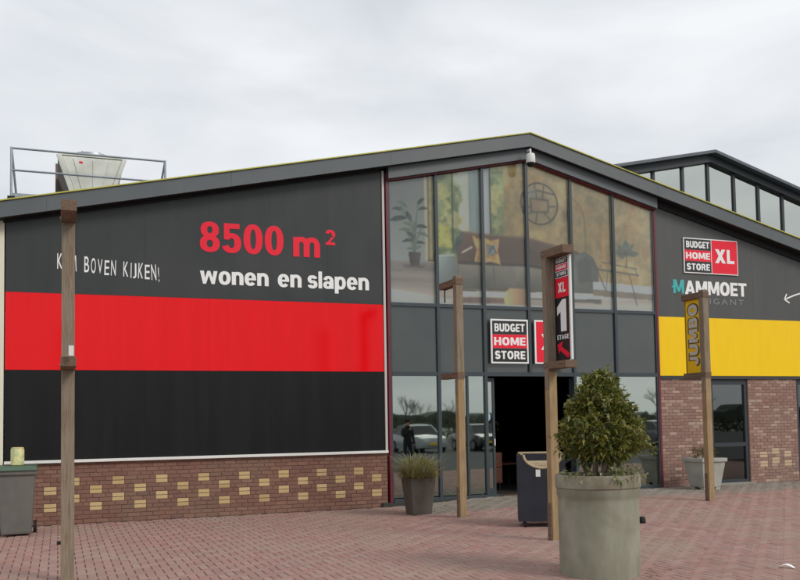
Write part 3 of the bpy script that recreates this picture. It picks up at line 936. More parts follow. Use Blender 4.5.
S_, T_ = 0.29, 0.20
GL = {
    '0': (0.66, _bowl(.33, .5, .33, .52, .215, .15)),
    '8': (0.66, _bowl(.33, .745, .305, .275, .2, .135) + _bowl(.33, .27, .33, .29, .21, .14)),
    '5': (0.66, _bar(.07, .82, .60, 1.0) + _bar(.07, .44, .26, .83) + _bowl(.32, .325, .335, .345, .215, .15, -160, 140)),
    '2': (0.62, _bowl(.31, .70, .30, .32, .2, .16, -25, 170) + [[(.02, .0), (.28, .17), (.60, .60), (.36, .52)]] + _bar(.02, .0, .60, .18)),
    'm': (1.28, _bar(0, 0, S_, 1) + _bowl(.385, .56, .385, .46, .25, .22, 0, 170) + _bar(.49, 0, .78, .57) + _bowl(.895, .56, .385, .46, .25, .22, 0, 180) + _bar(.995, 0, 1.28, .57)),
    'n': (0.82, _bar(0, 0, S_, 1) + _bowl(.41, .56, .41, .46, .26, .22, 0, 170) + _bar(.535, 0, .82, .57)),
    'o': (0.84, _bowl(.42, .5, .42, .53, .265, .21)),
    'e': (0.82, _bowl(.41, .5, .41, .53, .265, .20, 0, 322) + _bar(.18, .41, .818, .575)),
    'w': (1.20, [[(.0, 1), (.27, 1), (.40, .0), (.20, .0)], [(.20, 0), (.41, 0), (.70, 1), (.50, 1)], [(.50, 1), (.70, 1), (1.0, 0), (.79, 0)], [(.80, 0), (1.0, 0), (1.20, 1), (.93, 1)]]),
    's': (0.74, _bowl(.37, .70, .36, .33, .25, .21, 12, 268) + _bowl(.37, .30, .37, .33, .25, .21, 90, -168)),
    'l': (0.27, _bar(0, 0, .27, 1.36)),
    'a': (0.80, _bar(.50, 0, .79, .70) + _bowl(.40, .62, .38, .41, .25, .2, 0, 168) + _bowl(.36, .29, .36, .31, .25, .18)),
    'p': (0.84, _bar(0, -.36, S_, 1) + _bowl(.44, .5, .40, .53, .25, .2)),
    'A': (0.90, [[(0, 0), (.26, 0), (.56, 1), (.32, 1)], [(.64, 0), (.90, 0), (.58, 1), (.34, 1)]] + _bar(.2, .19, .7, .38)),
    'B': (0.76, _bar(0, 0, .25, 1) + _bar(.2, .82, .4, 1) + _bar(.2, .42, .42, .60) + _bar(.2, 0, .4, .18) + _bowl(.38, .71, .34, .29, .24, .18, -90, 90) + _bowl(.38, .30, .38, .30, .25, .18, -90, 90)),
    'D': (0.82, _bar(0, 0, .25, 1) + _bar(.2, .8, .36, 1) + _bar(.2, 0, .36, .2) + _bowl(.33, .5, .49, .5, .26, .2, -90, 90)),
    'E': (0.66, _bar(0, 0, .25, 1) + _bar(.2, 0, .66, .2) + _bar(.2, .4, .62, .59) + _bar(.2, .8, .66, 1)),
    'G': (0.86, _bowl(.43, .5, .43, .52, .26, .2, 38, 325) + _bar(.46, .36, .86, .53) + _bar(.66, .04, .86, .48)),
    'H': (0.82, _bar(0, 0, .25, 1) + _bar(.57, 0, .82, 1) + _bar(.2, .4, .62, .6)),
    'J': (0.62, _bar(.37, .3, .62, 1) + _bowl(.31, .31, .31, .33, .245, .2, 180, 360)),
    'L': (0.62, _bar(0, 0, .25, 1) + _bar(.2, 0, .62, .2)),
    'M': (1.0, _bar(0, 0, .23, 1) + _bar(.77, 0, 1.0, 1) + [[(.02, 1), (.30, 1), (.60, .12), (.40, .12)], [(.70, 1), (.98, 1), (.60, .12), (.40, .12)]]),
    'O': (0.88, _bowl(.44, .5, .44, .52, .26, .2)),
    'R': (0.80, _bar(0, 0, .25, 1) + _bar(.2, .81, .42, 1) + _bar(.2, .38, .42, .56) + _bowl(.40, .69, .36, .31, .25, .19, -90, 90) + [[(.34, .44), (.58, .48), (.80, 0), (.53, 0)]]),
    'S': (0.76, _bowl(.38, .70, .37, .32, .25, .20, 12, 268) + _bowl(.38, .30, .38, .32, .25, .20, 90, -168)),
    'T': (0.76, _bar(.255, 0, .505, .85) + _bar(0, .8, .76, 1)),
    'U': (0.82, _bar(0, .36, .25, 1) + _bar(.57, .36, .82, 1) + _bowl(.41, .37, .41, .39, .25, .2, 180, 360)),
    'X': (0.88, [[(0, 0), (.29, 0), (.86, 1), (.57, 1)], [(.59, 0), (.88, 0), (.31, 1), (.02, 1)]]),
}


def grotesk(mb, text, box, put, gap=0.10, ref=1.0, lift=0.0004):
    """heavy letters; box height is the cap (or x-) height, descenders and ascenders run past it"""
    tot = sum(GL[c][0] for c in text) + gap * (len(text) - 1)
    kx, kz = (box[1] - box[0]) / tot, (box[3] - box[2]) / ref
    x = 0.0
    for c in text:
        w_, pieces = GL[c]
        lay, prev = 0, None
        for pc in pieces:
            if isinstance(pc, tuple):
                if prev is not pc and (prev is None or not (isinstance(prev, tuple) and prev[1][2] == pc[1][1])): lay += 1
                poly = pc[1]
            else:
                lay += 1
                poly = pc
            prev, dl = pc, lay
            mb.add([put(box[0] + (x + u) * kx, box[2] + v * kz, lift * dl) for u, v in poly], [tuple(range(len(poly)))])
        x += w_ + gap
    return mb


# ------------------------------------------------------------------ lettering and logo boards on the facade
def sign_thing(name, loc, label):
    return empty(name, loc, label, 'sign')


YW = -0.006
t = sign_thing('wall_lettering', (3.8, -0.004, 4.93), "large red '8500 m2' lettering on the dark upper wall")
grotesk(MB(), '8500', (2.46, 4.06, 4.945, 5.50), wall_put(YW), 0.07).build('numerals', M_LRED, t)
grotesk(MB(), 'm', (4.25, 4.79, 4.935, 5.32), wall_put(YW)).build('letter', M_LRED, t)
grotesk(MB(), '2', (4.90, 5.11, 5.20, 5.50), wall_put(YW)).build('superscript', M_LRED, t)
t = sign_thing('wall_lettering', (4.1, -0.004, 4.32), "bold white 'wonen en slapen' lettering under the red numerals")
for w_, a, b in (('wonen', 2.46, 3.76), ('en', 3.94, 4.41), ('slapen', 4.53, 5.80)):
    grotesk(MB(), w_, (a, b, 4.33, 4.575), wall_put(YW), 0.075).build('word', M_LETTER, t)
t = sign_thing('wall_lettering', (0.85, -0.004, 4.4), "thin white hand-drawn 'KOM BOVEN KIJKEN!' lettering on the upper left wall")
u = -0.03
for w_, a, b in (('KOM', -0.035, 0.32), ('BOVEN', 0.415, 0.98), ('KIJKEN!', 1.08, 1.745)):
    mb = MB()
    n_ = len(w_)
    wts = [{'I': 0.42, 'J': 0.7, '!': 0.4}.get(ch, 1.0) for ch in w_]
    x = a
    for ch, wt in zip(w_, wts):
        cw = (b - a) * wt / sum(wts)
        base = 4.49 - 0.088 * (x - a + a + 0.035) + R.uniform(-.012, .012)
        hh = 0.275 + R.uniform(-.02, .02)
        tilt = R.uniform(-.06, .06)
        ww_ = 0.30 if ch in 'I!' else 0.72
        text_fit(mb, ch, (x + cw * 0.08 + cw * (0.72 - ww_) / 2, x + cw * 0.80 - cw * (0.72 - ww_) / 2, base, base + hh),
                 lambda uu, vv, ww, x=x, base=base, tilt=tilt: (uu + (vv - base) * tilt, YW, vv), 0.004)
        x += cw
    mb.build('word', M_LETTER, t)


def board(name, loc, label, x0, x1, z0, z1, y, rows, split=True):
    t_ = sign_thing(name, loc, label)
    MB().box(x0, x1, y, y + 0.03, z0, z1).build('board', M_LETTER, t_, 0.002)
    return t_


def budget_rows(t_, x0, x1, z0, z1, y, gap=0.035):
    zs = [z0 + gap + (z1 - z0 - 2 * gap) * k / 3 for k in range(4)]
    for k, (txt, mt) in enumerate((('STORE', M_LBLACK), ('HOME', M_LRED), ('BUDGET', M_LBLACK))):
        a, b = zs[k] + 0.002, zs[k + 1] - 0.002
        MB().box(x0 + gap, x1 - gap, y - 0.004, y - 0.001, a, b).build('stripe', mt, t_)
        h = b - a
        ext = 0.05 if txt != 'HOME' else 0.035
        grotesk(MB(), txt, (x0 + gap + ext, x1 - gap - ext, a + h * 0.2, b - h * 0.2), wall_put(y - 0.005), 0.11).build('word', M_LETTER, t_)


t = board('logo_board', (8.9, -0.06, 2.89), "white-framed 'BUDGET HOME STORE' board above the entrance doorway", 8.46, 9.35, 2.88, 3.82, -0.10, None)
budget_rows(t, 8.46, 9.35, 2.88, 3.82, -0.10)
t = board('logo_board', (9.9, -0.06, 2.89), "white-framed red 'XL' board above the doorway, partly behind a post", 9.51, 10.40, 2.88, 3.82, -0.10, None)
MB().box(9.545, 10.365, -0.104, -0.101, 2.915, 3.785).build('stripe', M_LRED, t)
grotesk(MB(), 'XL', (9.66, 10.25, 3.18, 3.52), wall_put(-0.106)).build('word', M_LETTER, t)
t = board('logo_board', (14.35, -0.03, 5.04), "'BUDGET HOME STORE XL' logo board high on the right wall", 13.56, 15.14, 5.04, 5.87, -0.035, None)
budget_rows(t, 13.56, 14.37, 5.04, 5.87, -0.035, 0.022)
MB().box(14.37, 15.12, -0.039, -0.036, 5.062, 5.848).build('stripe', M_LRED, t)
grotesk(MB(), 'XL', (14.46, 15.03, 5.31, 5.64), wall_put(-0.041)).build('word', M_LETTER, t)
t = sign_thing('wall_lettering', (14.3, -0.004, 4.5), "'MAMMOET GIGANT' lettering with teal first letter on the right wall")
grotesk(MB(), 'M', (13.25, 13.56, 4.555, 4.875), wall_put(-0.006)).build('letter', M_TEAL, t)
MB().prism_xz([(13.19, 4.70), (13.30, 4.76), (13.30, 4.66)], -0.009, -0.005).build('letter_spike', M_TEAL, t)
grotesk(MB(), 'AMMOET', (13.58, 15.40, 4.545, 4.865), wall_put(-0.006), 0.06).build('word', M_LETTER, t)
text_fit(MB(), 'GIGANT', (14.02, 15.30, 4.33, 4.47), wall_put(-0.006), 0.012, 1.3).build('word', M_LGREY, t)
t = sign_thing('wall_arrow', (17.0, -0.004, 4.6), 'white curved arrow with open head on the right wall')
arc = [(16.58 + 0.9 * (k / 10), 4.52 + 0.19 * math.sin(k / 10 * 1.9)) for k in range(11)]
mb = MB()


def ribbon(mb, pts, w, y):
    for (a, b), (c, d) in zip(pts[:-1], pts[1:]):
        L = math.hypot(c - a, d - b); nx_, nz_ = -(d - b) / L * w / 2, (c - a) / L * w / 2
        mb.prism_xz([(a + nx_, b + nz_), (c + nx_, d + nz_), (c - nx_, d - nz_), (a - nx_, b - nz_)], y, y + 0.003)


ribbon(mb, arc, 0.035, -0.006)
mb.build('arrow_line', M_LETTER, t)
mb = MB(); ribbon(mb, [(16.64, 4.66), (16.56, 4.52), (16.72, 4.44)], 0.035, -0.010)
mb.build('arrow_head', M_LETTER, t)

# ------------------------------------------------------------------ security camera at the apex
t = empty('security_camera', (9.36, -0.33, 7.1), 'white dome camera hanging at the gable peak', 'camera')
cx, cy = 9.33, -0.42
MB().tube([(cx, -0.302, 7.42), (cx, cy, 7.42), (cx, cy, 7.33)], 0.022, 8).build('bracket', M_WHITE, t, smooth=True)
MB().lathe([(0.03, 7.34), (0.085, 7.32), (0.098, 7.27), (0.1, 7.14), (0.094, 7.125)], (cx, cy), 20).build('housing', M_WHITE, t, smooth=True)
MB().lathe([(0.088, 7.124), (0.082, 7.09), (0.055, 7.055), (0.015, 7.04)], (cx, cy), 20).build('dome', mat('dome_black', (0.01, 0.01, 0.012), 0.1), t, smooth=True)

# ------------------------------------------------------------------ glazed roof lantern behind
lan = empty('roof_lantern', (18.7, 5, 5.4), 'glazed gable lantern with dark bars rising behind the right roof slope', 'roof lantern')
LX, LZ = 18.70, 9.77
M_LBAR = mat('lantern_bar', srgb(42, 47, 52), 0.45)
M_LROOF = mat('lantern_roof', srgb(86, 92, 98), 0.45, var=0.4, scale=2, col2=srgb(72, 77, 82))
lz = lambda x: LZ - (0.215 * (LX - x) if x < LX else 0.272 * (x - LX))
for x0, x1 in ((14.2, LX), (LX, 24.6)):
    MB().prism_xz([(x0, lz(x0) + 0.06), (x1, lz(x1) + 0.06), (x1, lz(x1) - 0.03), (x0, lz(x0) - 0.03)], 4.6, 14).build('roof', M_LROOF, lan)
    MB().prism_xz([(x0, lz(x0) - 0.034), (x1, lz(x1) - 0.034), (x1, lz(x1) - 0.26), (x0, lz(x0) - 0.26)], 4.82, 5.1).build('eave_beam', M_LBAR, lan)
lb = [14.4, 15.62, 16.62, 17.70, 18.66, 19.66, 20.62, 21.6, 22.6, 23.6, 24.4]
for k, x in enumerate(lb):
    BOX('glazing_bar', M_LBAR, lan, x - 0.045, x + 0.045, 4.93, 5.05, 5.35, lz(x) - 0.262)
for k in range(len(lb) - 1):
    a, b = lb[k] + 0.047, lb[k + 1] - 0.047
    MB().prism_xz([(a, 5.36), (b, 5.36), (b, lz(b) - 0.265), (a, lz(a) - 0.265)], 4.98, 4.995).build('pane', G_LANT, lan)
MB().box(14.3, 24.5, 7.9, 8.0, 5.3, 8.3).box(14.3, 14.4, 5.1, 8, 5.3, 8.6).box(24.4, 24.5, 5.1, 8, 5.3, 8.1).build('inner_wall', mat('lantern_inside', srgb(120, 124, 116), 0.9), lan)

# ------------------------------------------------------------------ roof plant: cooler and guard rail
rt = roof_z
hv = empty('roof_cooler', (0.6, 3.6, 6.0), 'cream V-shaped cooling unit with round fans on the left roof', 'cooling unit')
M_HV = mat('cooler_cream', srgb(224, 225, 216), 0.5, 0.4, var=0.5, scale=2.5, col2=srgb(186, 188, 176), dirt=(srgb(170, 166, 150), 0.4, 2))
M_COIL = mat('cooler_coil', srgb(104, 92, 84), 0.8, var=0.5, scale=6, col2=srgb(80, 70, 64))
V0, V1 = [(0.33, 6.42), (1.02, 6.42), (1.24, 7.38), (0.0, 7.38)], None
MB().prism_xz([(0.40, 6.42), (0.92, 6.42), (1.26, 7.40), (0.06, 7.40)], 3.0, 3.05).build('end_panel', M_HV, hv, 0.008)
MB().prism_xz([(0.40, 6.42), (0.92, 6.42), (1.26, 7.40), (0.06, 7.40)], 5.0, 5.05).build('end_panel', M_HV, hv, 0.008)
for a, b, nm, mt in (((0.34, -0.02), (0.42, 0.06), 'coil', M_COIL), ((0.90, 1.24), (0.98, 1.32), 'coil', M_COIL)):
    MB().prism_xz([(a[0], 6.40), (b[0], 6.40), (b[1], 7.40), (a[1], 7.40)], 3.06, 4.99).build(nm, mt, hv)
for a, b in (((0.28, -0.06), (0.39, 0.05)), ((0.93, 1.27), (1.02, 1.36))):
    MB().prism_xz([(a[0], 6.42), (b[0], 6.42), (b[1], 7.42), (a[1], 7.42)], 2.97, 3.04).build('corner_post', M_HV, hv, 0.01)
for a, b in (((0.50, 0.28), (0.53, 0.31)), ((0.67, 0.67), (0.69, 0.69)), ((0.80, 1.0), (0.83, 1.03))):
    MB().prism_xz([(a[0], 6.46), (b[0], 6.46), (b[1], 7.36), (a[1], 7.36)], 2.985, 2.999).build('panel_rib', M_HV, hv)
BOX('side_screen', mat('cooler_screen', srgb(112, 96, 86), 0.8, var=0.6, scale=5, col2=srgb(88, 74, 66)), hv, -0.08, 0.30, 5.06, 5.12, 6.2, 7.8)
MB().box(-0.03, 1.33, 3.0, 5.05, 7.422, 7.47).build('top_deck', M_HV, hv, 0.006)
for yy in (3.55, 4.5):
    fan = MB().lathe([(0.42, 7.472), (0.40, 7.58), (0.37, 7.585)], (0.64, yy), 28).build('fan_cowl', M_STEEL, hv, smooth=True)
    mb = MB()
    for k in range(6):
        a = k * math.pi / 3
        mb.tube([(0.64, yy, 7.6), (0.64 + 0.36 * math.cos(a), yy + 0.36 * math.sin(a), 7.6)], 0.008, 5)
    mb.build('fan_guard', M_BLACK, fan)
MB().box(0.35, 0.95, 3.05, 5.0, 6.30, 6.418).build('base_tray', M_STEEL, hv)
for x in (0.4, 0.9):
    for yy in (3.2, 4.8):
        MB().tube([(x, yy, rt(x) - 0.05), (x, yy, 6.31)], 0.035, 6).build('leg', M_STEEL, hv)
MB().prism_xz([(0.40, 7.27), (0.47, 7.27), (0.46, 7.31), (0.395, 7.31)], 2.992, 2.999).build('badge', M_LRED, hv)

gr = empty('guard_rail', (0.6, 2.5, 5.8), 'grey steel guard rail on the roof in front of the cooling unit', 'railing')
gy = 2.6
for x, s_ in ((-0.90, 1), (2.12, -1)):
    MB().tube([(x, gy, rt(x) - 0.05), (x, gy, 7.37)], 0.024, 8).build('post', M_STEEL, gr, smooth=True)
    MB().tube([(x, gy, 7.36), (x + 0.16 * s_, gy + 0.7, rt(x) - 0.02)], 0.022, 8).build('brace', M_STEEL, gr, smooth=True)
for z in (7.35, 6.90):
    MB().tube([(-0.90, gy, z), (2.12, gy, z)], 0.022, 8).build('rail', M_STEEL, gr, smooth=True)
BOX('toe_board', M_STEEL, gr, -0.9, 1.2, gy + 0.03, gy + 0.06, 6.33, 6.44)
BOX('foot', M_BLACK, gr, -0.97, -0.83, gy - 0.05, gy + 0.05, 6.28, 6.36)

# ------------------------------------------------------------------ timber sign posts
def post(loc, label, dirn, lower_tan=True, w=0.124, top=4.16, brk=(3.99, 2.40), reach=0.66):
    x, y, z = loc
    t_ = empty('sign_post', loc, label, 'post', 'timber sign posts')
    h = w / 2
    zb = brk[1] - 0.03
    if lower_tan:
        MB().box(x - h, x + h, y - h, y + h, z - 0.2, z + zb).build('post_shaft', M_WOOD_LOW, t_, 0.006)
        MB().box(x - h - 0.003, x + h + 0.003, y - h - 0.003, y + h + 0.003, z + zb + 0.001, z + top).build('post_top', M_WOOD_UP, t_, 0.006)
        MB().box(x - h - 0.022, x - h - 0.001, y - h + 0.01, y + h - 0.02, z - 0.02, z + 0.52).build('post_foot', M_WOOD_DARK, t_, 0.004)
        MB().box(x - h - 0.009, x - h - 0.0035, y - h + 0.005, y + h - 0.015, z + zb - 0.25, z + top - 0.05).build('post_plank', M_WOOD_UP, t_, 0.004)
    else:
        MB().box(x - h, x + h, y - h, y + h, z - 0.2, z + top).build('post_shaft', M_WOOD_UP, t_, 0.006)
    for zz, hh in ((brk[0], 0.115), (brk[1], 0.10)):
        y0, y1 = (y - reach, y + h + 0.012) if dirn < 0 else (y - h - 0.012, y + reach)
        MB().box(x - h - 0.010, x + h + (0.045 if dirn < 0 and lower_tan else 0.008), y0, y1, z + zz, z + zz + hh).build('bracket', M_WOOD_DARK, t_, 0.006)
        MB().tube([(x - h - 0.02, y, z + zz + hh / 2), (x - h - 0.005, y, z + zz + hh / 2)], 0.014, 8).build('bolt', M_STEEL, t_)
    return t_


pA = post((0.10, -6.0, 0.0), 'weathered timber post with empty brackets before the red band', -1, lower_tan=False, w=0.14, top=4.12, brk=(4.0, 2.34))
MB().tube([(-0.01, -6.03, 0.42), (0.04, -6.03, 0.42)], 0.02, 8).build('bolt', M_BLACK, pA)
BOX('lamp_clip', M_WHITE, pA, 0.10, 0.15, -6.75, -6.722, 2.445, 2.55)
pB = post((6.56, -2.57, gh(6.55, -2.57)), 'timber post with empty brackets left of the open doorway', 1, top=4.22, brk=(4.06, 2.42))
pC = post((6.515, -5.70, 0.0), "timber post carrying the black and red '1 ETAGE' sign", -1, top=4.08, brk=(3.98, 2.40), reach=0.52)
pD = post((11.62, -2.92, gh(11.6, -2.92)), "timber post carrying the yellow 'JUMBO' sign", 1, top=4.05, brk=(3.90, 2.36), reach=0.56)
MB().tube([(6.56, -2.0, 4.09), (6.56, -2.0, 3.84)], 0.012, 6).build('hook', M_BLACK, pB)

sg = empty('hanging_sign', (6.47, -6.1, 2.5), "narrow black and red 'XL 1 ETAGE' sign between brackets of the middle post", 'sign')
sx = 6.598 - 0.012
YS0 = -5.72                        # edge at the post; u runs towards the camera
MB().box(6.586, 6.610, -6.125, -5.70, 2.515, 3.975).build('panel', M_LBLACK, sg, 0.003)
MB().box(6.581, 6.615, -6.160, -6.127, 2.513, 3.977).build('edge_profile', M_WHITE, sg, 0.003)
P = side_put(sx - 0.004, YS0)


def side_rect(mt, u0, u1, v0, v1, nm, dx=0.002, parent=sg, x=sx, y0=YS0):
    return MB().box(x - dx - 0.001, x - dx, y0 - u1, y0 - u0, v0, v1).build(nm, mt, parent)


U0, U1 = 0.06, 0.40
side_rect(M_LETTER, U0, U1, 3.68, 3.965, 'logo_ground')
side_rect(M_LBLACK, U0 + .01, U1 - .01, 3.875, 3.955, 'stripe', 0.0045)
side_rect(M_LRED, U0 + .01, U1 - .01, 3.78, 3.865, 'stripe', 0.0045)
side_rect(M_LBLACK, U0 + .01, U1 - .01, 3.69, 3.77, 'stripe', 0.0045)
for txt, v in (('BUDGET', 3.892), ('HOME', 3.80), ('STORE', 3.708)):
    grotesk(MB(), txt, (U0 + .04, U1 - .04, v, v + 0.048), side_put(sx - 0.006, YS0), 0.11).build('word', M_LETTER, sg)
side_rect(M_LRED, U0, U1, 3.40, 3.675, 'stripe', 0.003)
grotesk(MB(), 'XL', (U0 + .07, U1 - .07, 3.47, 3.61), side_put(sx - 0.006, YS0)).build('word', M_LETTER, sg)
mb = MB()
mb.add([side_put(sx - 0.004, YS0)(a, b, 0) for a, b in ((.18, 2.92), (.33, 2.92), (.33, 3.37), (.23, 3.37), (.09, 3.27), (.09, 3.15), (.18, 3.20))], [(0, 1, 2, 6), (6, 2, 3, 4, 5)])
mb.build('numeral', M_LETTER, sg)
grotesk(MB(), 'ETAGE', (U0 + .02, U1 - .02, 2.81, 2.875), side_put(sx - 0.004, YS0), 0.11).build('word', M_LETTER, sg)
mb = MB()
mb.add([side_put(sx - 0.004, YS0)(a, b, 0) for a, b in ((.07, 2.74), (.23, 2.78), (.19, 2.71), (.40, 2.60), (.35, 2.54), (.15, 2.655), (.12, 2.61))], [(0, 1, 2, 3, 4, 5, 6)])
mb.build('arrow', M_LRED, sg)

sg2 = empty('hanging_sign', (11.62, -2.6, 2.5), "narrow yellow sign reading 'JUMBO' upwards between brackets of the right post", 'sign')
M_JY = mat('sign_yellow', srgb(244, 196, 10), 0.45, var=0.4, scale=3, col2=srgb(228, 178, 8))
zD = gh(11.6, -2.92)
MB().box(11.60, 11.64, -2.855, -2.42, zD + 2.462, zD + 3.898).build('panel', M_JY, sg2, 0.003)
MB().box(11.595, 11.645, -2.418, -2.39, zD + 2.462, zD + 3.898).build('edge_profile', mat('brass_edge', srgb(150, 120, 40), 0.5), sg2)
xs_ = 11.60
# letters run upwards: their own up points away from the camera side
def jput(dx):
    return lambda a, b, w: (xs_ - dx - w, -2.63 + b, zD + 2.54 + a)


mb = MB(); grotesk(mb, 'JUMBO', (0.05, 1.29, -0.16, 0.16), jput(0.003), 0.03)
mb.build('word_outline', mat('sign_brown', srgb(96, 78, 40), 0.5), sg2)
mb = MB(); grotesk(mb, 'JUMBO', (0.075, 1.265, -0.125, 0.125), jput(0.008), 0.12)
mb.build('word', mat('sign_grey', srgb(196, 192, 178), 0.5), sg2)

# ------------------------------------------------------------------ leaves
def leaf_cloud(name, mt, parent, centres, size, seed=1, n_each=9, spread=0.08, droop=0.25, wid=0.36, up=0.4):
    """whorls of pointed, folded leaves; centres = [(pos, outward dir)]"""
    rs = np.random.RandomState(seed)
    V, F = [], []
    for pos, out in centres:
        pos, out = np.array(pos), np.array(out)
        for _ in range(n_each):
            d = out * 0.6 + rs.normal(0, 0.75, 3) + np.array([0, 0, up])
            d /= np.linalg.norm(d) + 1e-6
            s = size * rs.uniform(0.45, 1.4)
            p = pos + rs.normal(0, spread * 0.5, 3)
            side = np.cross(d, [0, 0, 1.0]) + rs.normal(0, 0.35, 3)
            side /= np.linalg.norm(side) + 1e-6
            nrm = np.cross(side, d)
            tip = p + d * s - np.array([0, 0, droop * s * rs.uniform(0.4, 1.4)])
            mid = p + d * s * 0.5
            w = s * wid * rs.uniform(0.8, 1.2) / 2
            b = len(V)
            V += [tuple(p), tuple(mid + side * w + nrm * w * 0.35), tuple(mid - nrm * w * 0.1), tuple(mid - side * w + nrm * w * 0.35), tuple(tip)]
            F += [(b, b + 1, b + 2), (b, b + 2, b + 3), (b + 1, b + 4, b + 2), (b + 2, b + 4, b + 3)]
    o = MB().add(V, F).build(name, mt, parent)
    return tag(o, kind='stuff')


def leafmat(name, pal, rough=0.4, trans=0.25):
    mt = mat(name, pal[0], rough, 0.45, palette=pal, var=0.45, scale=28, col2=pal[-1])
    n, l = mt.node_tree.nodes, mt.node_tree.links
    p = n['Principled BSDF']
    src = p.inputs['Base Color'].links[0].from_socket
    tr = n.new('ShaderNodeBsdfTranslucent'); l.new(src, tr.inputs['Color'])
    mx = n.new('ShaderNodeMixShader'); mx.inputs[0].default_value = trans
    l.new(p.outputs[0], mx.inputs[1]); l.new(tr.outputs[0], mx.inputs[2])
    l.new(mx.outputs[0], n['Material Output'].inputs['Surface'])
    return mt


# ------------------------------------------------------------------ big round concrete planter with shrub
PCX, PCY = 5.545, -8.25
pot = empty('round_planter', (PCX, PCY, 0), 'large round concrete planter ring with thick rim in the foreground', 'planter')
M_CONC = mat('mossy_concrete', srgb(158, 157, 142), 0.9, 0.2, var=0.8, scale=3.5, col2=srgb(134, 134, 116), bump=0.15, bump_scale=110, dirt=(srgb(120, 116, 94), 0.65, 2.2), stretch=(1.6, 1.6, 0.45))
M_CONC_R = mat('rim_concrete', srgb(150, 145, 128), 0.9, 0.2, var=0.8, scale=5, col2=srgb(124, 114, 94), bump=0.15, bump_scale=120, dirt=(srgb(104, 94, 76), 0.6, 4))
MB().lathe([(0.424, -0.02), (0.431, 0.015), (0.434, 0.3), (0.437, 0.80), (0.440, 0.850), (0.449, 0.862), (0.450, 0.93), (0.455, 0.94)], (PCX, PCY), 72).build('planter_body', M_CONC, pot, smooth=True)
MB().lathe([(0.453, 0.941), (0.461, 0.95), (0.463, 1.07), (0.454, 1.085), (0.397, 1.085), (0.389, 1.07), (0.385, 0.94)], (PCX, PCY), 72).build('planter_rim', M_CONC_R, pot, smooth=True)
sb = MB()
rr = [0.0, 0.16, 0.3, 0.384]
for i in range(24):
    for k in range(3):
        a0, a1 = 2 * math.pi * i / 24, 2 * math.pi * (i + 1) / 24
        P4 = [(rr[k], a0), (rr[k + 1], a0), (rr[k + 1], a1), (rr[k], a1)]
        sb.add([(PCX + r * math.cos(a), PCY + r * math.sin(a), 1.055 - r * 0.12 + 0.012 * math.sin(9 * r + 5 * a)) for r, a in P4], [(0, 1, 2, 3)])
sb.build('soil', mat('soil', srgb(78, 62, 50), 0.98, 0.1, var=0.8, scale=30, col2=srgb(50, 40, 32), bump=0.8, bump_scale=60), pot)
MB().lathe([(0.05, 0.01), (0.055, 0.03), (0.05, 0.09), (0.04, 0.115), (0.01, 0.12)], (8.70, -4.75), 10).build('black_stub', M_BLACK, None, smooth=True)
tag(bpy.data.objects['black_stub'], 'small black rounded stub on the paving right of the round planter', 'stub')

shrub = empty('laurel_shrub', (PCX, PCY, 1.04), 'dense cone-shaped variegated shrub in the round concrete planter', 'shrub')
rs = np.random.RandomState(5)
cent = []


def crown_r(z):
    zs = [1.20, 1.30, 1.43, 1.55, 1.74, 1.93, 2.08, 2.19]
    r_ = [0.12, 0.36, 0.475, 0.46, 0.385, 0.27, 0.18, 0.07]
    return float(np.interp(z, zs, r_))


lobes = [(rs.uniform(0, 2 * math.pi), rs.uniform(1.2, 2.1), rs.uniform(0.6, 1.0)) for _ in range(16)]
while len(cent) < 620:
    z = rs.uniform(1.20, 2.17)
    a = rs.uniform(0, 2 * math.pi)
    rm = crown_r(z)
    lump = 1 + 0.16 * sum(am * math.exp(-((math.atan2(math.sin(a - la), math.cos(a - la)) / 0.35) ** 2 + ((z - lzz) / 0.16) ** 2)) for la, lzz, am in lobes) - 0.07
    q = rs.uniform(0.35, 1.0) ** 0.6
    r = rm * q * lump
    if rs.uniform() > (0.4 + 1.2 * rm): continue
    cent.append(((PCX + 0.06 + r * math.cos(a), PCY + r * math.sin(a), z), (math.cos(a) * q, math.sin(a) * q, 0.25)))
for px, pz in ((0.10, 2.21), (0.06, 2.15), (0.15, 2.12), (0.60, 1.30), (0.57, 1.38), (-0.42, 1.5)):
    cent.append(((PCX + px, PCY - 0.35 * px, pz), (0.3 * np.sign(px), 0, 0.8)))
LP = [srgb(74, 87, 33), srgb(91, 106, 42), srgb(128, 132, 53), srgb(78, 94, 40), srgb(156, 150, 72), srgb(100, 111, 46), srgb(59, 74, 37), srgb(139, 128, 57), srgb(109, 115, 63), srgb(152, 139, 68), srgb(124, 124, 55)]
leaf_cloud('foliage', leafmat('laurel_leaf', LP), shrub, cent, 0.072, 3, 13, 0.055, 0.25, 0.46, 0.3)
cream = [c for c in cent if rs.uniform() < 0.09]
leaf_cloud('pale_foliage', leafmat('laurel_leaf_pale', [srgb(176, 176, 130), srgb(160, 164, 96), srgb(196, 192, 160)]), shrub, cream, 0.075, 8, 4, 0.06, 0.25, 0.45, 0.3)
for k in range(9):
    a = k * 0.7 + 0.3
    r0, r1 = 0.09, rs.uniform(0.16, 0.32)
    b0 = (PCX + r0 * math.cos(a), PCY + r0 * math.sin(a), 1.02)
    m0 = (PCX + (r0 + r1) * .55 * math.cos(a + .2), PCY + (r0 + r1) * .55 * math.sin(a + .2), 1.27)
    e0 = (PCX + r1 * math.cos(a + .1), PCY + r1 * math.sin(a + .1), rs.uniform(1.5, 1.8))
    MB().tube([b0, m0, e0], [0.026, 0.02, 0.008], 6).build('stem', mat('stem_bark', srgb(112, 104, 84), 0.9, var=0.7, scale=20, col2=srgb(80, 72, 58)), shrub, smooth=True)
ivy = empty('trailing_plant', (5.8, -8.5, 1.05), 'pale leafy ground plant trailing over the rim of the round planter', 'plant')
ic = []
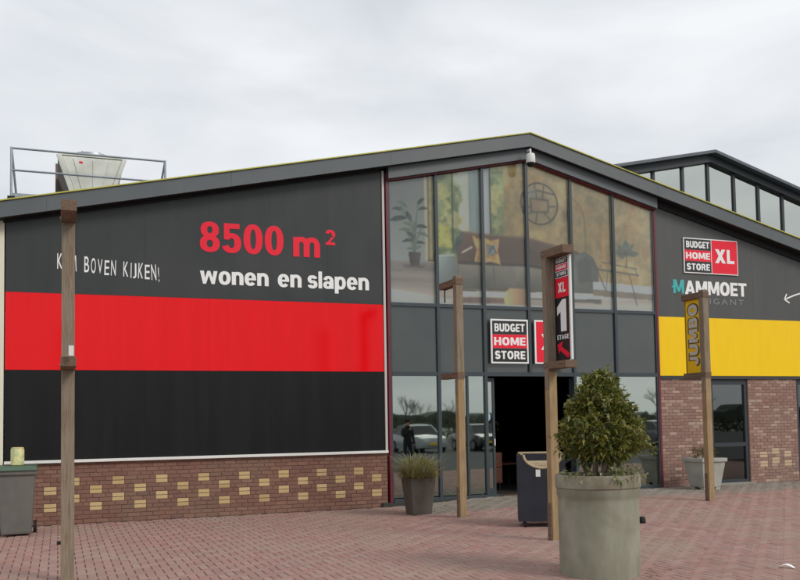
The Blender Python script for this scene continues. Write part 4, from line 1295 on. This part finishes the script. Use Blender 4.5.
for k in range(46):
    a = math.radians(rs.uniform(-100, 10)) if k < 34 else math.radians(rs.uniform(150, 260))
    r = rs.uniform(0.25, 0.44) if k % 5 else rs.uniform(0.43, 0.5)
    ic.append(((PCX + r * math.cos(a), PCY + r * math.sin(a), 1.085 + rs.uniform(-0.03, 0.06) * (1 if r < 0.42 else 0.4)), (math.cos(a), math.sin(a), 0.2)))
leaf_cloud('foliage', leafmat('ivy_leaf', [srgb(132, 136, 92), srgb(108, 118, 66), srgb(176, 172, 134), srgb(92, 100, 56)]), ivy, ic, 0.06, 4, 6, 0.06, 0.4, 0.5, 0.3)

# ------------------------------------------------------------------ tapered dark planter with grasses
TX, TY = 6.14, -1.60
zt_ = gh(TX, TY)
pl = empty('tapered_planter', (TX, TY, zt_), 'dark square tapered planter at the left edge of the glass front', 'planter')
M_TP = mat('dark_terrazzo', srgb(92, 86, 78), 0.7, 0.3, var=0.7, scale=4, col2=srgb(72, 66, 60), bump=0.3, bump_scale=80)
MB().frustum(TX, TY, zt_, zt_ + 0.66, 0.36, 0.36, 0.49, 0.49).build('planter_body', M_TP, pl, 0.012)
MB().box(TX - 0.22, TX + 0.22, TY - 0.22, TY + 0.22, zt_ + 0.655, zt_ + 0.668).build('soil', MATS['soil'], pl)
hg = empty('grass_clump', (TX, TY, zt_ + 0.66), 'feathery green and straw-coloured heather and grasses in the dark planter', 'plant')


def blades(name, mt, parent, c, n, h0, h1, spread, lean, w=0.006, seed=2):
    rs_ = np.random.RandomState(seed)
    V, F = [], []
    for _ in range(n):
        a = rs_.uniform(0, 2 * math.pi); r = spread * math.sqrt(rs_.uniform())
        p = np.array([c[0] + r * math.cos(a), c[1] + r * math.sin(a), c[2]])
        h = rs_.uniform(h0, h1)
        a2 = a + rs_.normal(0, 0.6)
        o = np.array([math.cos(a2), math.sin(a2), 0]) * lean * rs_.uniform(0.3, 1.3) * (0.4 + r / spread)
        sd = np.array([-math.sin(a2 + rs_.normal(0, .7)), math.cos(a2), 0]) * w
        b = len(V)
        pts = [p, p + np.array([0, 0, h * .45]) + o * .25, p + np.array([0, 0, h * .82]) + o * .65, p + np.array([0, 0, h * rs_.uniform(.85, 1.0)]) + o * 1.15]
        for i, q in enumerate(pts[:3]): V += [tuple(q - sd * (1 - i * .25)), tuple(q + sd * (1 - i * .25))]
        V.append(tuple(pts[3]))
        F += [(b, b + 1, b + 3, b + 2), (b + 2, b + 3, b + 5, b + 4), (b + 4, b + 5, b + 6)]
    return tag(MB().add(V, F).build(name, mt, parent), kind='stuff')


blades('blades', leafmat('heather_green', [srgb(126, 132, 54), srgb(154, 150, 62), srgb(104, 116, 48), srgb(170, 158, 84)], 0.7), hg, (TX, TY, zt_ + 0.64), 520, 0.08, 0.44, 0.2, 0.30, 0.006, 2)
blades('dry_blades', leafmat('heather_straw', [srgb(142, 118, 74), srgb(176, 156, 104), srgb(110, 88, 56)], 0.8), hg, (TX, TY, zt_ + 0.64), 520, 0.0, 0.3, 0.22, 0.32, 0.006, 3)
blades('plumes', leafmat('plume_pale', [srgb(186, 184, 160), srgb(160, 164, 140)], 0.8), hg, (TX, TY, zt_ + 0.64), 220, 0.2, 0.56, 0.2, 0.46, 0.006, 9)

rg = np.random.RandomState(31)
gc = []
while len(gc) < 150:
    d_ = rg.normal(0, 1, 3); d_ /= np.linalg.norm(d_)
    q_ = rg.uniform(.4, 1) ** .5
    lump_ = 1 + .18 * math.sin(5 * math.atan2(d_[1], d_[0]) + 3 * d_[2])
    p_ = (TX + .30 * d_[0] * q_ * lump_, TY + .30 * d_[1] * q_ * lump_, zt_ + .80 + .25 * d_[2] * q_ * lump_)
    if p_[2] > zt_ + .60: gc.append((p_, tuple(d_ * .8 + np.array([0, 0, .2]))))
leaf_cloud('sprigs', leafmat('sprig_leaf', [srgb(120, 126, 52), srgb(150, 148, 62), srgb(96, 108, 46), srgb(166, 152, 84), srgb(134, 112, 66)], 0.7), hg, gc, 0.085, 33, 11, 0.05, 0.35, 0.14, 0.25)

# ------------------------------------------------------------------ pale planter at the right pillar
QX, QY = 13.30, -0.80
zq = gh(QX, QY)
pl2 = empty('concrete_planter', (QX, QY, zq), 'pale grey square concrete planter against the right brick pillar', 'planter')
M_PC = mat('pale_concrete', srgb(182, 180, 172), 0.85, 0.2, var=0.6, scale=4, col2=srgb(150, 148, 138), bump=0.3, bump_scale=60, dirt=(srgb(128, 128, 112), 0.4, 3))
MB().frustum(QX, QY, zq + 0.05, zq + 0.60, 0.46, 0.46, 0.62, 0.62).build('planter_body', M_PC, pl2, 0.015)
rm = MB()
for a in ((-.34, .34, -.34, -.27), (-.34, .34, .27, .34), (-.34, -.27, -.268, .268), (.27, .34, -.268, .268)):
    rm.box(QX + a[0], QX + a[1], QY + a[2], QY + a[3], zq + 0.602, zq + 0.68)
rm.build('planter_rim', M_PC, pl2, 0.008)
for sx_, sy_ in ((-1, -1), (1, -1), (-1, 1), (1, 1)):
    MB().box(QX + sx_ * .16 - .06, QX + sx_ * .16 + .06, QY + sy_ * .16 - .06, QY + sy_ * .16 + .06, zq - 0.02, zq + 0.049).build('foot', M_PC, pl2)
MB().box(QX - .268, QX + .268, QY - .268, QY + .268, zq + 0.603, zq + 0.62).build('soil', MATS['soil'], pl2)
sp = empty('small_shrub', (QX, QY, zq + 0.6), 'sparse dark green shrub in the pale square planter', 'shrub')
c2 = [((QX + rs.uniform(-.22, .18), QY + rs.uniform(-.2, .2), zq + 0.66 + rs.uniform(0, .22)), (rs.normal(), rs.normal(), 0.6)) for _ in range(34)]
leaf_cloud('foliage', leafmat('dark_leaf', [srgb(70, 66, 42), srgb(92, 88, 50), srgb(84, 58, 46), srgb(110, 108, 60)]), sp, c2, 0.075, 6, 7, 0.06, 0.3, 0.42, 0.5)
for k in range(6):
    MB().tube([(QX - .1 + .04 * k, QY - .1 + .05 * (k % 3), zq + 0.6), (QX - .2 + .07 * k, QY - .12 + .08 * (k % 3), zq + 0.86)], [0.008, 0.004], 5).build('stem', MATS['stem_bark'], sp)

# ------------------------------------------------------------------ wheelie bin with green lid
bn = empty('wheelie_bin', (-0.60, -1.25, 0), 'grey wheeled refuse bin with green lid by the left wall', 'bin')
M_BIN = mat('bin_grey', srgb(104, 103, 98), 0.6, 0.35, var=0.5, scale=5, col2=srgb(92, 90, 84), dirt=(srgb(122, 118, 106), 0.4, 3), stretch=(1, 1, .3))
M_LID = mat('lid_green', srgb(78, 100, 80), 0.55, 0.4, var=0.5, scale=6, col2=srgb(64, 84, 68))
bx, by = -0.61, -1.22
MB().frustum(bx, by + .02, 0.035, 1.0, 0.44, 0.50, 0.55, 0.62, bx, by).build('body', M_BIN, bn, 0.03)
MB().frustum(bx, by, 0.965, 1.03, 0.60, 0.68, 0.61, 0.69).build('collar', M_BIN, bn, 0.012)
MB().frustum(bx, by - .01, 1.032, 1.10, 0.63, 0.73, 0.57, 0.64).build('lid', M_LID, bn, 0.018)
MB().tube([(bx - .28, by + .40, 1.0), (bx + .28, by + .40, 1.0)], 0.016, 8).build('handle', M_LID, bn)
for s_ in (-1, 1):
    w_ = MB().tube([(bx + s_ * .24, by + .25, 0.1), (bx + s_ * .29, by + .25, 0.1)], 0.10, 20).build('wheel', M_BLACK, bn, smooth=True)
MB().tube([(bx - .24, by + .25, 0.1), (bx + .24, by + .25, 0.1)], 0.012, 8).build('axle', M_STEEL, bn)
cn = empty('plastic_tub', (-0.59, -1.25, 1.10), 'pale yellow patterned tub standing on the green bin lid', 'tub')
M_CAN = mat('can_yellow', srgb(226, 216, 150), 0.45, var=1.0, scale=14, col2=srgb(150, 170, 130))
MB().lathe([(0.085, 1.101), (0.1, 1.115), (0.1, 1.355), (0.09, 1.37)], (-0.60, -1.30), 24).build('tub_body', M_CAN, cn, smooth=True)
MB().lathe([(0.094, 1.371), (0.094, 1.385), (0.06, 1.39)], (-0.60, -1.30), 24).build('tub_lid', mat('can_lid', srgb(206, 196, 140), 0.5), cn, smooth=True)

# ------------------------------------------------------------------ dark blue waste trolley near the entrance
tr = empty('waste_trolley', (7.21, -4.24, 0.0), 'dark blue wheeled litter bin with scooped front behind the middle post', 'litter bin')
M_NAVY = mat('navy_board', srgb(44, 46, 55), 0.55, 0.3, var=0.5, scale=4, col2=srgb(36, 38, 46), dirt=(srgb(62, 64, 70), 0.3, 3))
M_BAG = mat('bin_liner', srgb(178, 162, 132), 0.6, var=0.7, scale=14, col2=srgb(160, 142, 110), bump=0.6, bump_scale=30)
tx0, tx1, ty0, ty1, tz0, tz1 = 6.80, 7.54, -4.50, -3.98, 0.10, 1.14
scoop = [(tx1, tz1), (tx1, tz0), (tx0, tz0), (tx0, tz1), (tx0 + 0.10, tz1)]
mx_ = (tx0 + 0.10 + tx1 - 0.06) / 2; rx_ = (tx1 - 0.06 - tx0 - 0.10) / 2
scoop += [(mx_ - rx_ * math.cos(a), tz1 - 0.20 * math.sin(a)) for a in [math.pi * k / 14 for k in range(1, 14)]] + [(tx1 - 0.06, tz1)]
MB().prism_xz(scoop, ty0, ty0 + 0.02).build('front_panel', M_NAVY, tr)
BOX('back_panel', M_NAVY, tr, tx0, tx1, ty1 - 0.02, ty1, tz0, tz1)
BOX('side_panel', M_NAVY, tr, tx0, tx0 + 0.02, ty0 + 0.022, ty1 - 0.022, tz0, tz1)
BOX('side_panel', M_NAVY, tr, tx1 - 0.02, tx1, ty0 + 0.022, ty1 - 0.022, tz0, tz1)
BOX('floor_panel', M_NAVY, tr, tx0 + 0.022, tx1 - 0.022, ty0 + 0.022, ty1 - 0.022, tz0, tz0 + 0.02)
rb = MB()
rim = [(mx_ - (rx_ + .006) * math.cos(a), tz1 - 0.206 * math.sin(a)) for a in [math.pi * k / 18 for k in range(19)]]
rb.tube([(a, ty0 + 0.008, b) for a, b in rim], 0.022, 8)
rb.tube([(tx0 + 0.07, ty0 + 0.01, tz1 + 0.008), (tx0 + 0.03, ty1, tz1 + 0.012), (tx1 - 0.03, ty1, tz1 + 0.012), (tx1 - 0.04, ty0 + 0.01, tz1 + 0.008)], 0.018, 8)
rb.build('liner_rim', M_BAG, tr, smooth=True)
ln_ = MB()
ln_.box(tx0 + 0.03, tx1 - 0.03, ty0 + 0.05, ty1 - 0.03, tz0 + 0.1, tz1 - 0.11)
ln_.build('liner', M_BAG, tr, 0.05)
BOX('label_plate', M_WHITE, tr, 7.08, 7.15, ty0 - 0.004, ty0 - 0.001, 0.80, 0.91)
for x in (tx0 + 0.1, tx1 - 0.07):
    for yy in (ty0 + 0.07, ty1 - 0.07):
        MB().tube([(x - 0.018, yy, 0.05 + gh(x, yy)), (x + 0.018, yy, 0.05 + gh(x, yy))], 0.05, 14).build('castor', M_BLACK, tr, smooth=True)
MB().tube([(tx1, ty0 + .1, 1.0), (tx1 + .12, ty0 + .1, 1.08), (tx1 + .12, ty1 - .1, 1.08), (tx1, ty1 - .1, 1.0)], 0.014, 8).build('push_handle', M_BLACK, tr, smooth=True)

tr.rotation_euler = (0, 0, math.radians(-27))

# ------------------------------------------------------------------ scrap of paper, leaves of litter
sc = MB()
for i in range(5):
    u_ = i / 4
    sc.add([(7.50 + .022 * i, -8.82 - .035 * i, 0.006 + .03 * math.sin(u_ * 3.1)), (7.55 + .022 * i, -8.79 - .035 * i, 0.005 + .04 * math.sin(u_ * 3.1))], [])
sc.f = [(2 * i, 2 * i + 1, 2 * i + 3, 2 * i + 2) for i in range(4)]; sc.fm = [0] * 4
tag(sc.build('paper_scrap', mat('paper', srgb(232, 232, 232), 0.8)), 'small curled white paper scrap on the paving at lower right', 'paper')

lt = []
rl = np.random.RandomState(17)
for _ in range(170):
    k = rl.randint(4)
    if k == 0: x, y = rl.uniform(-0.8, 6.1), -0.08 - abs(rl.normal(0, .07))
    elif k == 1: a = rl.uniform(0, 6.28); r = .47 + abs(rl.normal(0, .25)); x, y = 5.545 + r * math.cos(a), -8.25 + r * math.sin(a)
    elif k == 2: x, y = rl.uniform(12.9, 17), -0.25 - abs(rl.normal(0, .25))
    else: x, y = rl.uniform(0, 14), rl.uniform(-9, -0.5)
    lt.append(((x, y, gh(x, y) + 0.006), (rl.normal(), rl.normal(), 0)))
V_, F_ = [], []
for (x, y, z), d in lt:
    a = rl.uniform(0, 6.28); s_ = rl.uniform(.012, .03); b_ = len(V_)
    V_ += [(x + s_ * math.cos(a), y + s_ * math.sin(a), z + rl.uniform(0, .008)), (x - s_ * .5 * math.sin(a), y + s_ * .5 * math.cos(a), z + .002),
           (x - s_ * math.cos(a), y - s_ * math.sin(a), z + rl.uniform(0, .008)), (x + s_ * .5 * math.sin(a), y - s_ * .5 * math.cos(a), z + .006)]
    F_.append((b_, b_ + 1, b_ + 2, b_ + 3))
tag(MB().add(V_, F_).build('leaf_litter', mat('dry_leaf', srgb(120, 96, 64), .9, palette=[srgb(120, 96, 62), srgb(150, 124, 82), srgb(92, 76, 54), srgb(140, 136, 100)])), 'scattered small dry leaves on the paving', kind='stuff')

# ------------------------------------------------------------------ a few things in the dark shop interior
cab = empty('display_cabinet', (9.1, 1.6, 0.09), 'dim orange-brown cabinet inside the open doorway', 'cabinet')
M_CAB = mat('cabinet_wood', srgb(112, 66, 44), 0.5, var=0.6, scale=8, col2=srgb(80, 48, 34), stretch=(1, 1, 5))
BOX('carcass', M_CAB, cab, 8.95, 9.5, 1.5, 1.95, 0.25, 0.95, 0.01)
for k in range(2):
    d_ = BOX('drawer', M_CAB, cab, 8.98, 9.47, 1.47, 1.497, 0.29 + .33 * k, 0.58 + .33 * k, 0.006)
    MB().tube([(9.18, 1.45, 0.44 + .33 * k), (9.28, 1.45, 0.44 + .33 * k)], 0.012, 6).build('handle', M_STEEL, d_)
for x in (9.0, 9.45):
    for y in (1.55, 1.9):
        MB().tube([(x, y, 0.085), (x, y, 0.25)], 0.022, 6).build('leg', M_BLACK, cab)
ip = empty('indoor_plant', (9.2, 1.7, 0.95), 'dim leafy plant on the cabinet inside the doorway', 'plant')
c3 = [((9.2 + rs.normal(0, .09), 1.7 + rs.normal(0, .09), 1.15 + rs.uniform(0, .4)), (rs.normal(), rs.normal(), .4)) for _ in range(24)]
leaf_cloud('foliage', MATS['laurel_leaf'], ip, c3, 0.12, 12, 6, 0.06, 0.4, 0.35, 0.4)
MB().lathe([(0.07, 0.952), (0.1, 0.97), (0.11, 1.12), (0.09, 1.125)], (9.2, 1.7), 18).build('pot', M_WHITE, ip, smooth=True)
dt = empty('display_table', (10.0, 2.6, 0.09), 'low dark display table just inside the doorway', 'table')
BOX('table_top', M_CAB, dt, 9.75, 10.5, 2.2, 3.0, 0.62, 0.66, 0.008)
for x in (9.8, 10.45):
    for y in (2.25, 2.95):
        MB().tube([(x, y, 0.085), (x, y, 0.62)], 0.025, 8).build('leg', M_BLACK, dt)

# ------------------------------------------------------------------ the car park that the glass mirrors
def loft_car(name, loc, rz, colr, label):
    t_ = empty(name, loc, label, 'car', 'cars parked across the car park')
    t_.rotation_euler = (0, 0, rz)
    paint = mat('car_paint_%d_%d_%d' % colr, srgb(*colr), 0.3, 0.5, coat=0.8)
    cg = mat('car_glass', (0.015, 0.018, 0.02), 0.06, 0.6)

    def part(mb, nm, mt, smooth=True, parent=t_):
        o = bpy.data.objects.new(nm, mb.mesh(nm, mt, smooth))
        COL.objects.link(o); o.parent = parent
        return o
    # stations along the length: (x, z_low, z_belt, half width)
    st = [(-2.12, .42, .62, .62), (-2.05, .28, .78, .78), (-1.6, .22, .90, .87), (-0.9, .2, .93, .89), (0, .2, .93, .90), (0.9, .2, .92, .89), (1.5, .22, .98, .86), (2.0, .28, .95, .78), (2.12, .42, .8, .66)]
    v, f = [], []
    prof = [(1.0, 0.0), (1.0, .35), (.985, .7), (.93, 1.0), (0, 1.03), (-.93, 1.0), (-.985, .7), (-1.0, .35), (-1.0, 0.0), (0, -.02)]
    for x, z0, z1, w in st:
        v += [(x, w * a, z0 + (z1 - z0) * b) for a, b in prof]
    n = len(prof)
    for i in range(len(st) - 1):
        f += [(i * n + k, (i + 1) * n + k, (i + 1) * n + (k + 1) % n, i * n + (k + 1) % n) for k in range(n)]
    f += [tuple(range(n)), tuple(range((len(st) - 1) * n, len(st) * n))[::-1]]
    body = part(MB().add(v, f), 'body', paint)
    cabn = [(-1.1, .9, .80), (-0.35, 1.42, .62), (1.1, 1.44, .62), (1.85, .96, .72)]
    v = [(-1.15, -.80, .9), (-1.15, .80, .9), (-0.35, -.62, 1.42), (-0.35, .62, 1.42), (1.15, -.62, 1.43), (1.15, .62, 1.43), (1.85, -.72, .95), (1.85, .72, .95)]
    part(MB().add(v, [(0, 1, 3, 2), (4, 5, 7, 6), (0, 2, 4, 6), (1, 7, 5, 3)]), 'windows', cg, False)
    part(MB().add([(-.42, -.64, 1.42), (-.42, .64, 1.42), (.4, .66, 1.5), (.4, -.66, 1.5), (1.2, -.64, 1.43), (1.2, .64, 1.43), (-.42, -.64, 1.39), (-.42, .64, 1.39), (1.2, .64, 1.40), (1.2, -.64, 1.40)],
                  [(0, 3, 2, 1), (3, 4, 5, 2), (0, 1, 7, 6), (4, 9, 8, 5), (1, 2, 5, 8, 7), (0, 6, 9, 4, 3)]), 'roof', paint)
    for s_ in (-1, 1):
        for a, b in (((-1.17, .81, .9), (-.38, .63, 1.43)), ((.35, .78, .92), (.35, .65, 1.44)), ((1.87, .73, .95), (1.17, .63, 1.43))):
            part(MB().tube([(a[0], a[1] * s_, a[2]), (b[0], b[1] * s_, b[2])], 0.035, 6), 'pillar', paint)
        for x in (-1.32, 1.3):
            wh = part(MB().tube([(x, .70 * s_, .31), (x, .91 * s_, .31)], .31, 22), 'wheel', M_BLACK)
            part(MB().tube([(x, .905 * s_, .31), (x, .925 * s_, .31)], .2, 16), 'rim', M_STEEL, parent=wh)
        part(MB().box(-2.13, -2.0, .45 * s_ - .14, .45 * s_ + .14, .62, .74), 'headlight', M_LETTER, False)
        part(MB().box(2.02, 2.13, .5 * s_ - .14, .5 * s_ + .14, .72, .84), 'tail_light', M_LRED, False)
    part(MB().box(-2.16, -2.1, -.26, .26, .42, .52), 'number_plate', M_YELLOW, False)
    return t_


cars = [('silver', (176, 180, 184), 18.6), ('black', (34, 36, 40), 22.1), ('navy blue', (40, 50, 78), 24.9), ('white', (222, 222, 220), 28.6),
        ('dark red', (110, 26, 30), 31.2), ('grey', (110, 114, 118), 34.2), ('beige', (170, 160, 140), 15.2)]
for nm, c, x in cars:
    loft_car('parked_car', (x, -28.5 + R.uniform(-.4, .4), 0.0), math.pi / 2 * 3 + R.uniform(-.03, .03), c, f'{nm} hatchback parked in the row behind the camera, mirrored in the shop glass')


def bare_tree(loc, h, seed, label):
    rs_ = random.Random(seed)
    t_ = empty('bare_tree', loc, label, 'tree', 'bare trees along the car park')
    trunk, crown = MB(), MB()
    x, y, z = loc
    trunk.tube([(x, y, z - .1), (x + .05, y, z + h * .3), (x + .02, y + .05, z + h * .55)], [.13, .10, .07], 8)

    def grow(p, d, L, r, k):
        q = p + d * L
        crown.tube([p, (p + q) / 2 + Vector((rs_.uniform(-.1, .1), rs_.uniform(-.1, .1), 0)) * L * .3, q], [r, r * .8, r * .55], 5, False)
        if k == 0: return
        for _ in range(3):
            nd = (d + Vector((rs_.uniform(-.8, .8), rs_.uniform(-.8, .8), rs_.uniform(-.1, .5)))).normalized()
            grow(p + d * L * rs_.uniform(.55, 1), nd, L * rs_.uniform(.55, .8), r * .58, k - 1)
    top_ = Vector((x + .02, y + .05, z + h * .5))
    for _ in range(5):
        d = Vector((rs_.uniform(-.7, .7), rs_.uniform(-.7, .7), rs_.uniform(.6, 1.1))).normalized()
        grow(top_ - Vector((0, 0, rs_.uniform(0, h * .2))), d, h * .24, .05, 3)
    bk = mat('tree_bark', srgb(84, 78, 68), .9, var=.5, scale=8, col2=srgb(60, 56, 50))
    trunk.build('trunk', bk, t_, smooth=True)
    tag(crown.build('crown', bk, t_), kind='stuff')


for k, (x, y, h) in enumerate(((35, -72, 5.0), (41, -73, 4.4), (48, -72, 5.0), (68, -72, 6.2), (75, -73, 5.6), (38, -76, 4.6))):
    bare_tree((x, y, -0.1), h, 40 + k, f"bare young tree, {['first', 'second', 'third', 'fourth', 'fifth', 'outermost'][k]} along the hedge beyond the parked cars")
rh = np.random.RandomState(3)
hc = [((rh.uniform(-10, 90), rh.normal(-64, .6), rh.uniform(-.1, 1.7)), (0, 1, .3)) for _ in range(2600)]
hedge = leaf_cloud('hedge', leafmat('hedge_leaf', [srgb(58, 66, 46), srgb(76, 82, 58), srgb(88, 86, 66)], .8), None, hc, 0.55, 9, 3, .5, .3, .5, .4)
tag(hedge, 'low dark hedge closing the far side of the car park', 'hedge')
rt_ = random.Random(4)
tl = [(-60, -.2)] + [(-60 + k * 2.0, 2.6 + 2.2 * rt_.random() ** 2 + 0.8 * math.sin(k * .21)) for k in range(151)] + [(240, -.2)]
tag(MB().prism_xz(tl, -200, -192).build('treeline', mat('far_trees', srgb(86, 92, 84), .95, var=.9, scale=.5, col2=srgb(66, 74, 62))), 'distant wood beyond the car park', kind='stuff')


# ------------------------------------------------------------------ person standing in the car park (seen in the glass)
def person(loc, rz, label):
    t_ = empty('person', loc, label, 'person')
    t_.rotation_euler = (0, 0, rz)
    J = [(0, 0, .95), (0, 0, 1.15), (0, .01, 1.36), (0, .0, 1.46), (0, -.02, 1.55), (0, -.03, 1.66), (0, -.02, 1.74),
         (.18, 0, 1.40), (.26, -.06, 1.16), (.14, -.30, 1.30), (.07, -.36, 1.44),
         (-.18, 0, 1.40), (-.25, .02, 1.12), (-.24, -.08, .88), (-.23, -.12, .80),
         (.10, 0, .90), (.11, -.02, .50), (.11, .02, .09), (.12, -.14, .04),
         (-.10, 0, .90), (-.12, 0, .50), (-.14, .05, .09), (-.15, -.11, .04)]
    RD = [.15, .145, .16, .075, .06, .095, .07, .075, .055, .045, .04, .075, .058, .045, .04, .095, .068, .048, .045, .095, .068, .048, .045]
    E_ = [(0, 1), (1, 2), (2, 3), (3, 4), (4, 5), (5, 6), (2, 7), (7, 8), (8, 9), (9, 10), (2, 11), (11, 12), (12, 13), (13, 14), (0, 15), (15, 16), (16, 17), (17, 18), (0, 19), (19, 20), (20, 21), (21, 22)]
    me = bpy.data.meshes.new('body')
    me.from_pydata(J, E_, [])
    o = bpy.data.objects.new('body', me); COL.objects.link(o)
    mo = o.modifiers.new('skin', 'SKIN'); o.modifiers.new('sub', 'SUBSURF').levels = 2
    for i, sv in enumerate(me.skin_vertices[0].data):
        sv.radius = (RD[i], RD[i] * (0.72 if i in (0, 1, 2) else 1.0)); sv.use_root = (i == 0)
    dg = bpy.context.evaluated_depsgraph_get()
    m2 = bpy.data.meshes.new_from_object(o.evaluated_get(dg))
    bpy.data.objects.remove(o)
    mats_ = [mat('jacket_dark', srgb(32, 34, 40), .8), mat('jeans_dark', srgb(40, 44, 56), .85), mat('skin_tone', srgb(196, 150, 128), .6), M_BLACK]
    m2.materials.clear()
    for q in mats_: m2.materials.append(q)
    for p_ in m2.polygons:
        c = p_.center
        p_.material_index = 2 if c.z > 1.50 or (c - Vector((.07, -.36, 1.44))).length < .07 or (c - Vector((-.23, -.12, .8))).length < .07 else (0 if c.z > .88 else (1 if c.z > .12 else 3))
        p_.use_smooth = True
    b = bpy.data.objects.new('body', m2); COL.objects.link(b); b.parent = t_
    hb = MB()
    hb.lathe([(.02, 1.80), (.07, 1.785), (.103, 1.73), (.105, 1.68), (.09, 1.64)][::-1], (0, 0.0), 16)
    h = bpy.data.objects.new('hair', hb.mesh('hair', mat('hair_dark', srgb(40, 32, 28), .8), True)); COL.objects.link(h); h.parent = t_
    h.location = (0, -.01, 0)


person((11.9, -13.4, 0.0), math.pi * 0.95, 'person in dark jacket and jeans with one hand raised, mirrored in the shop glass')
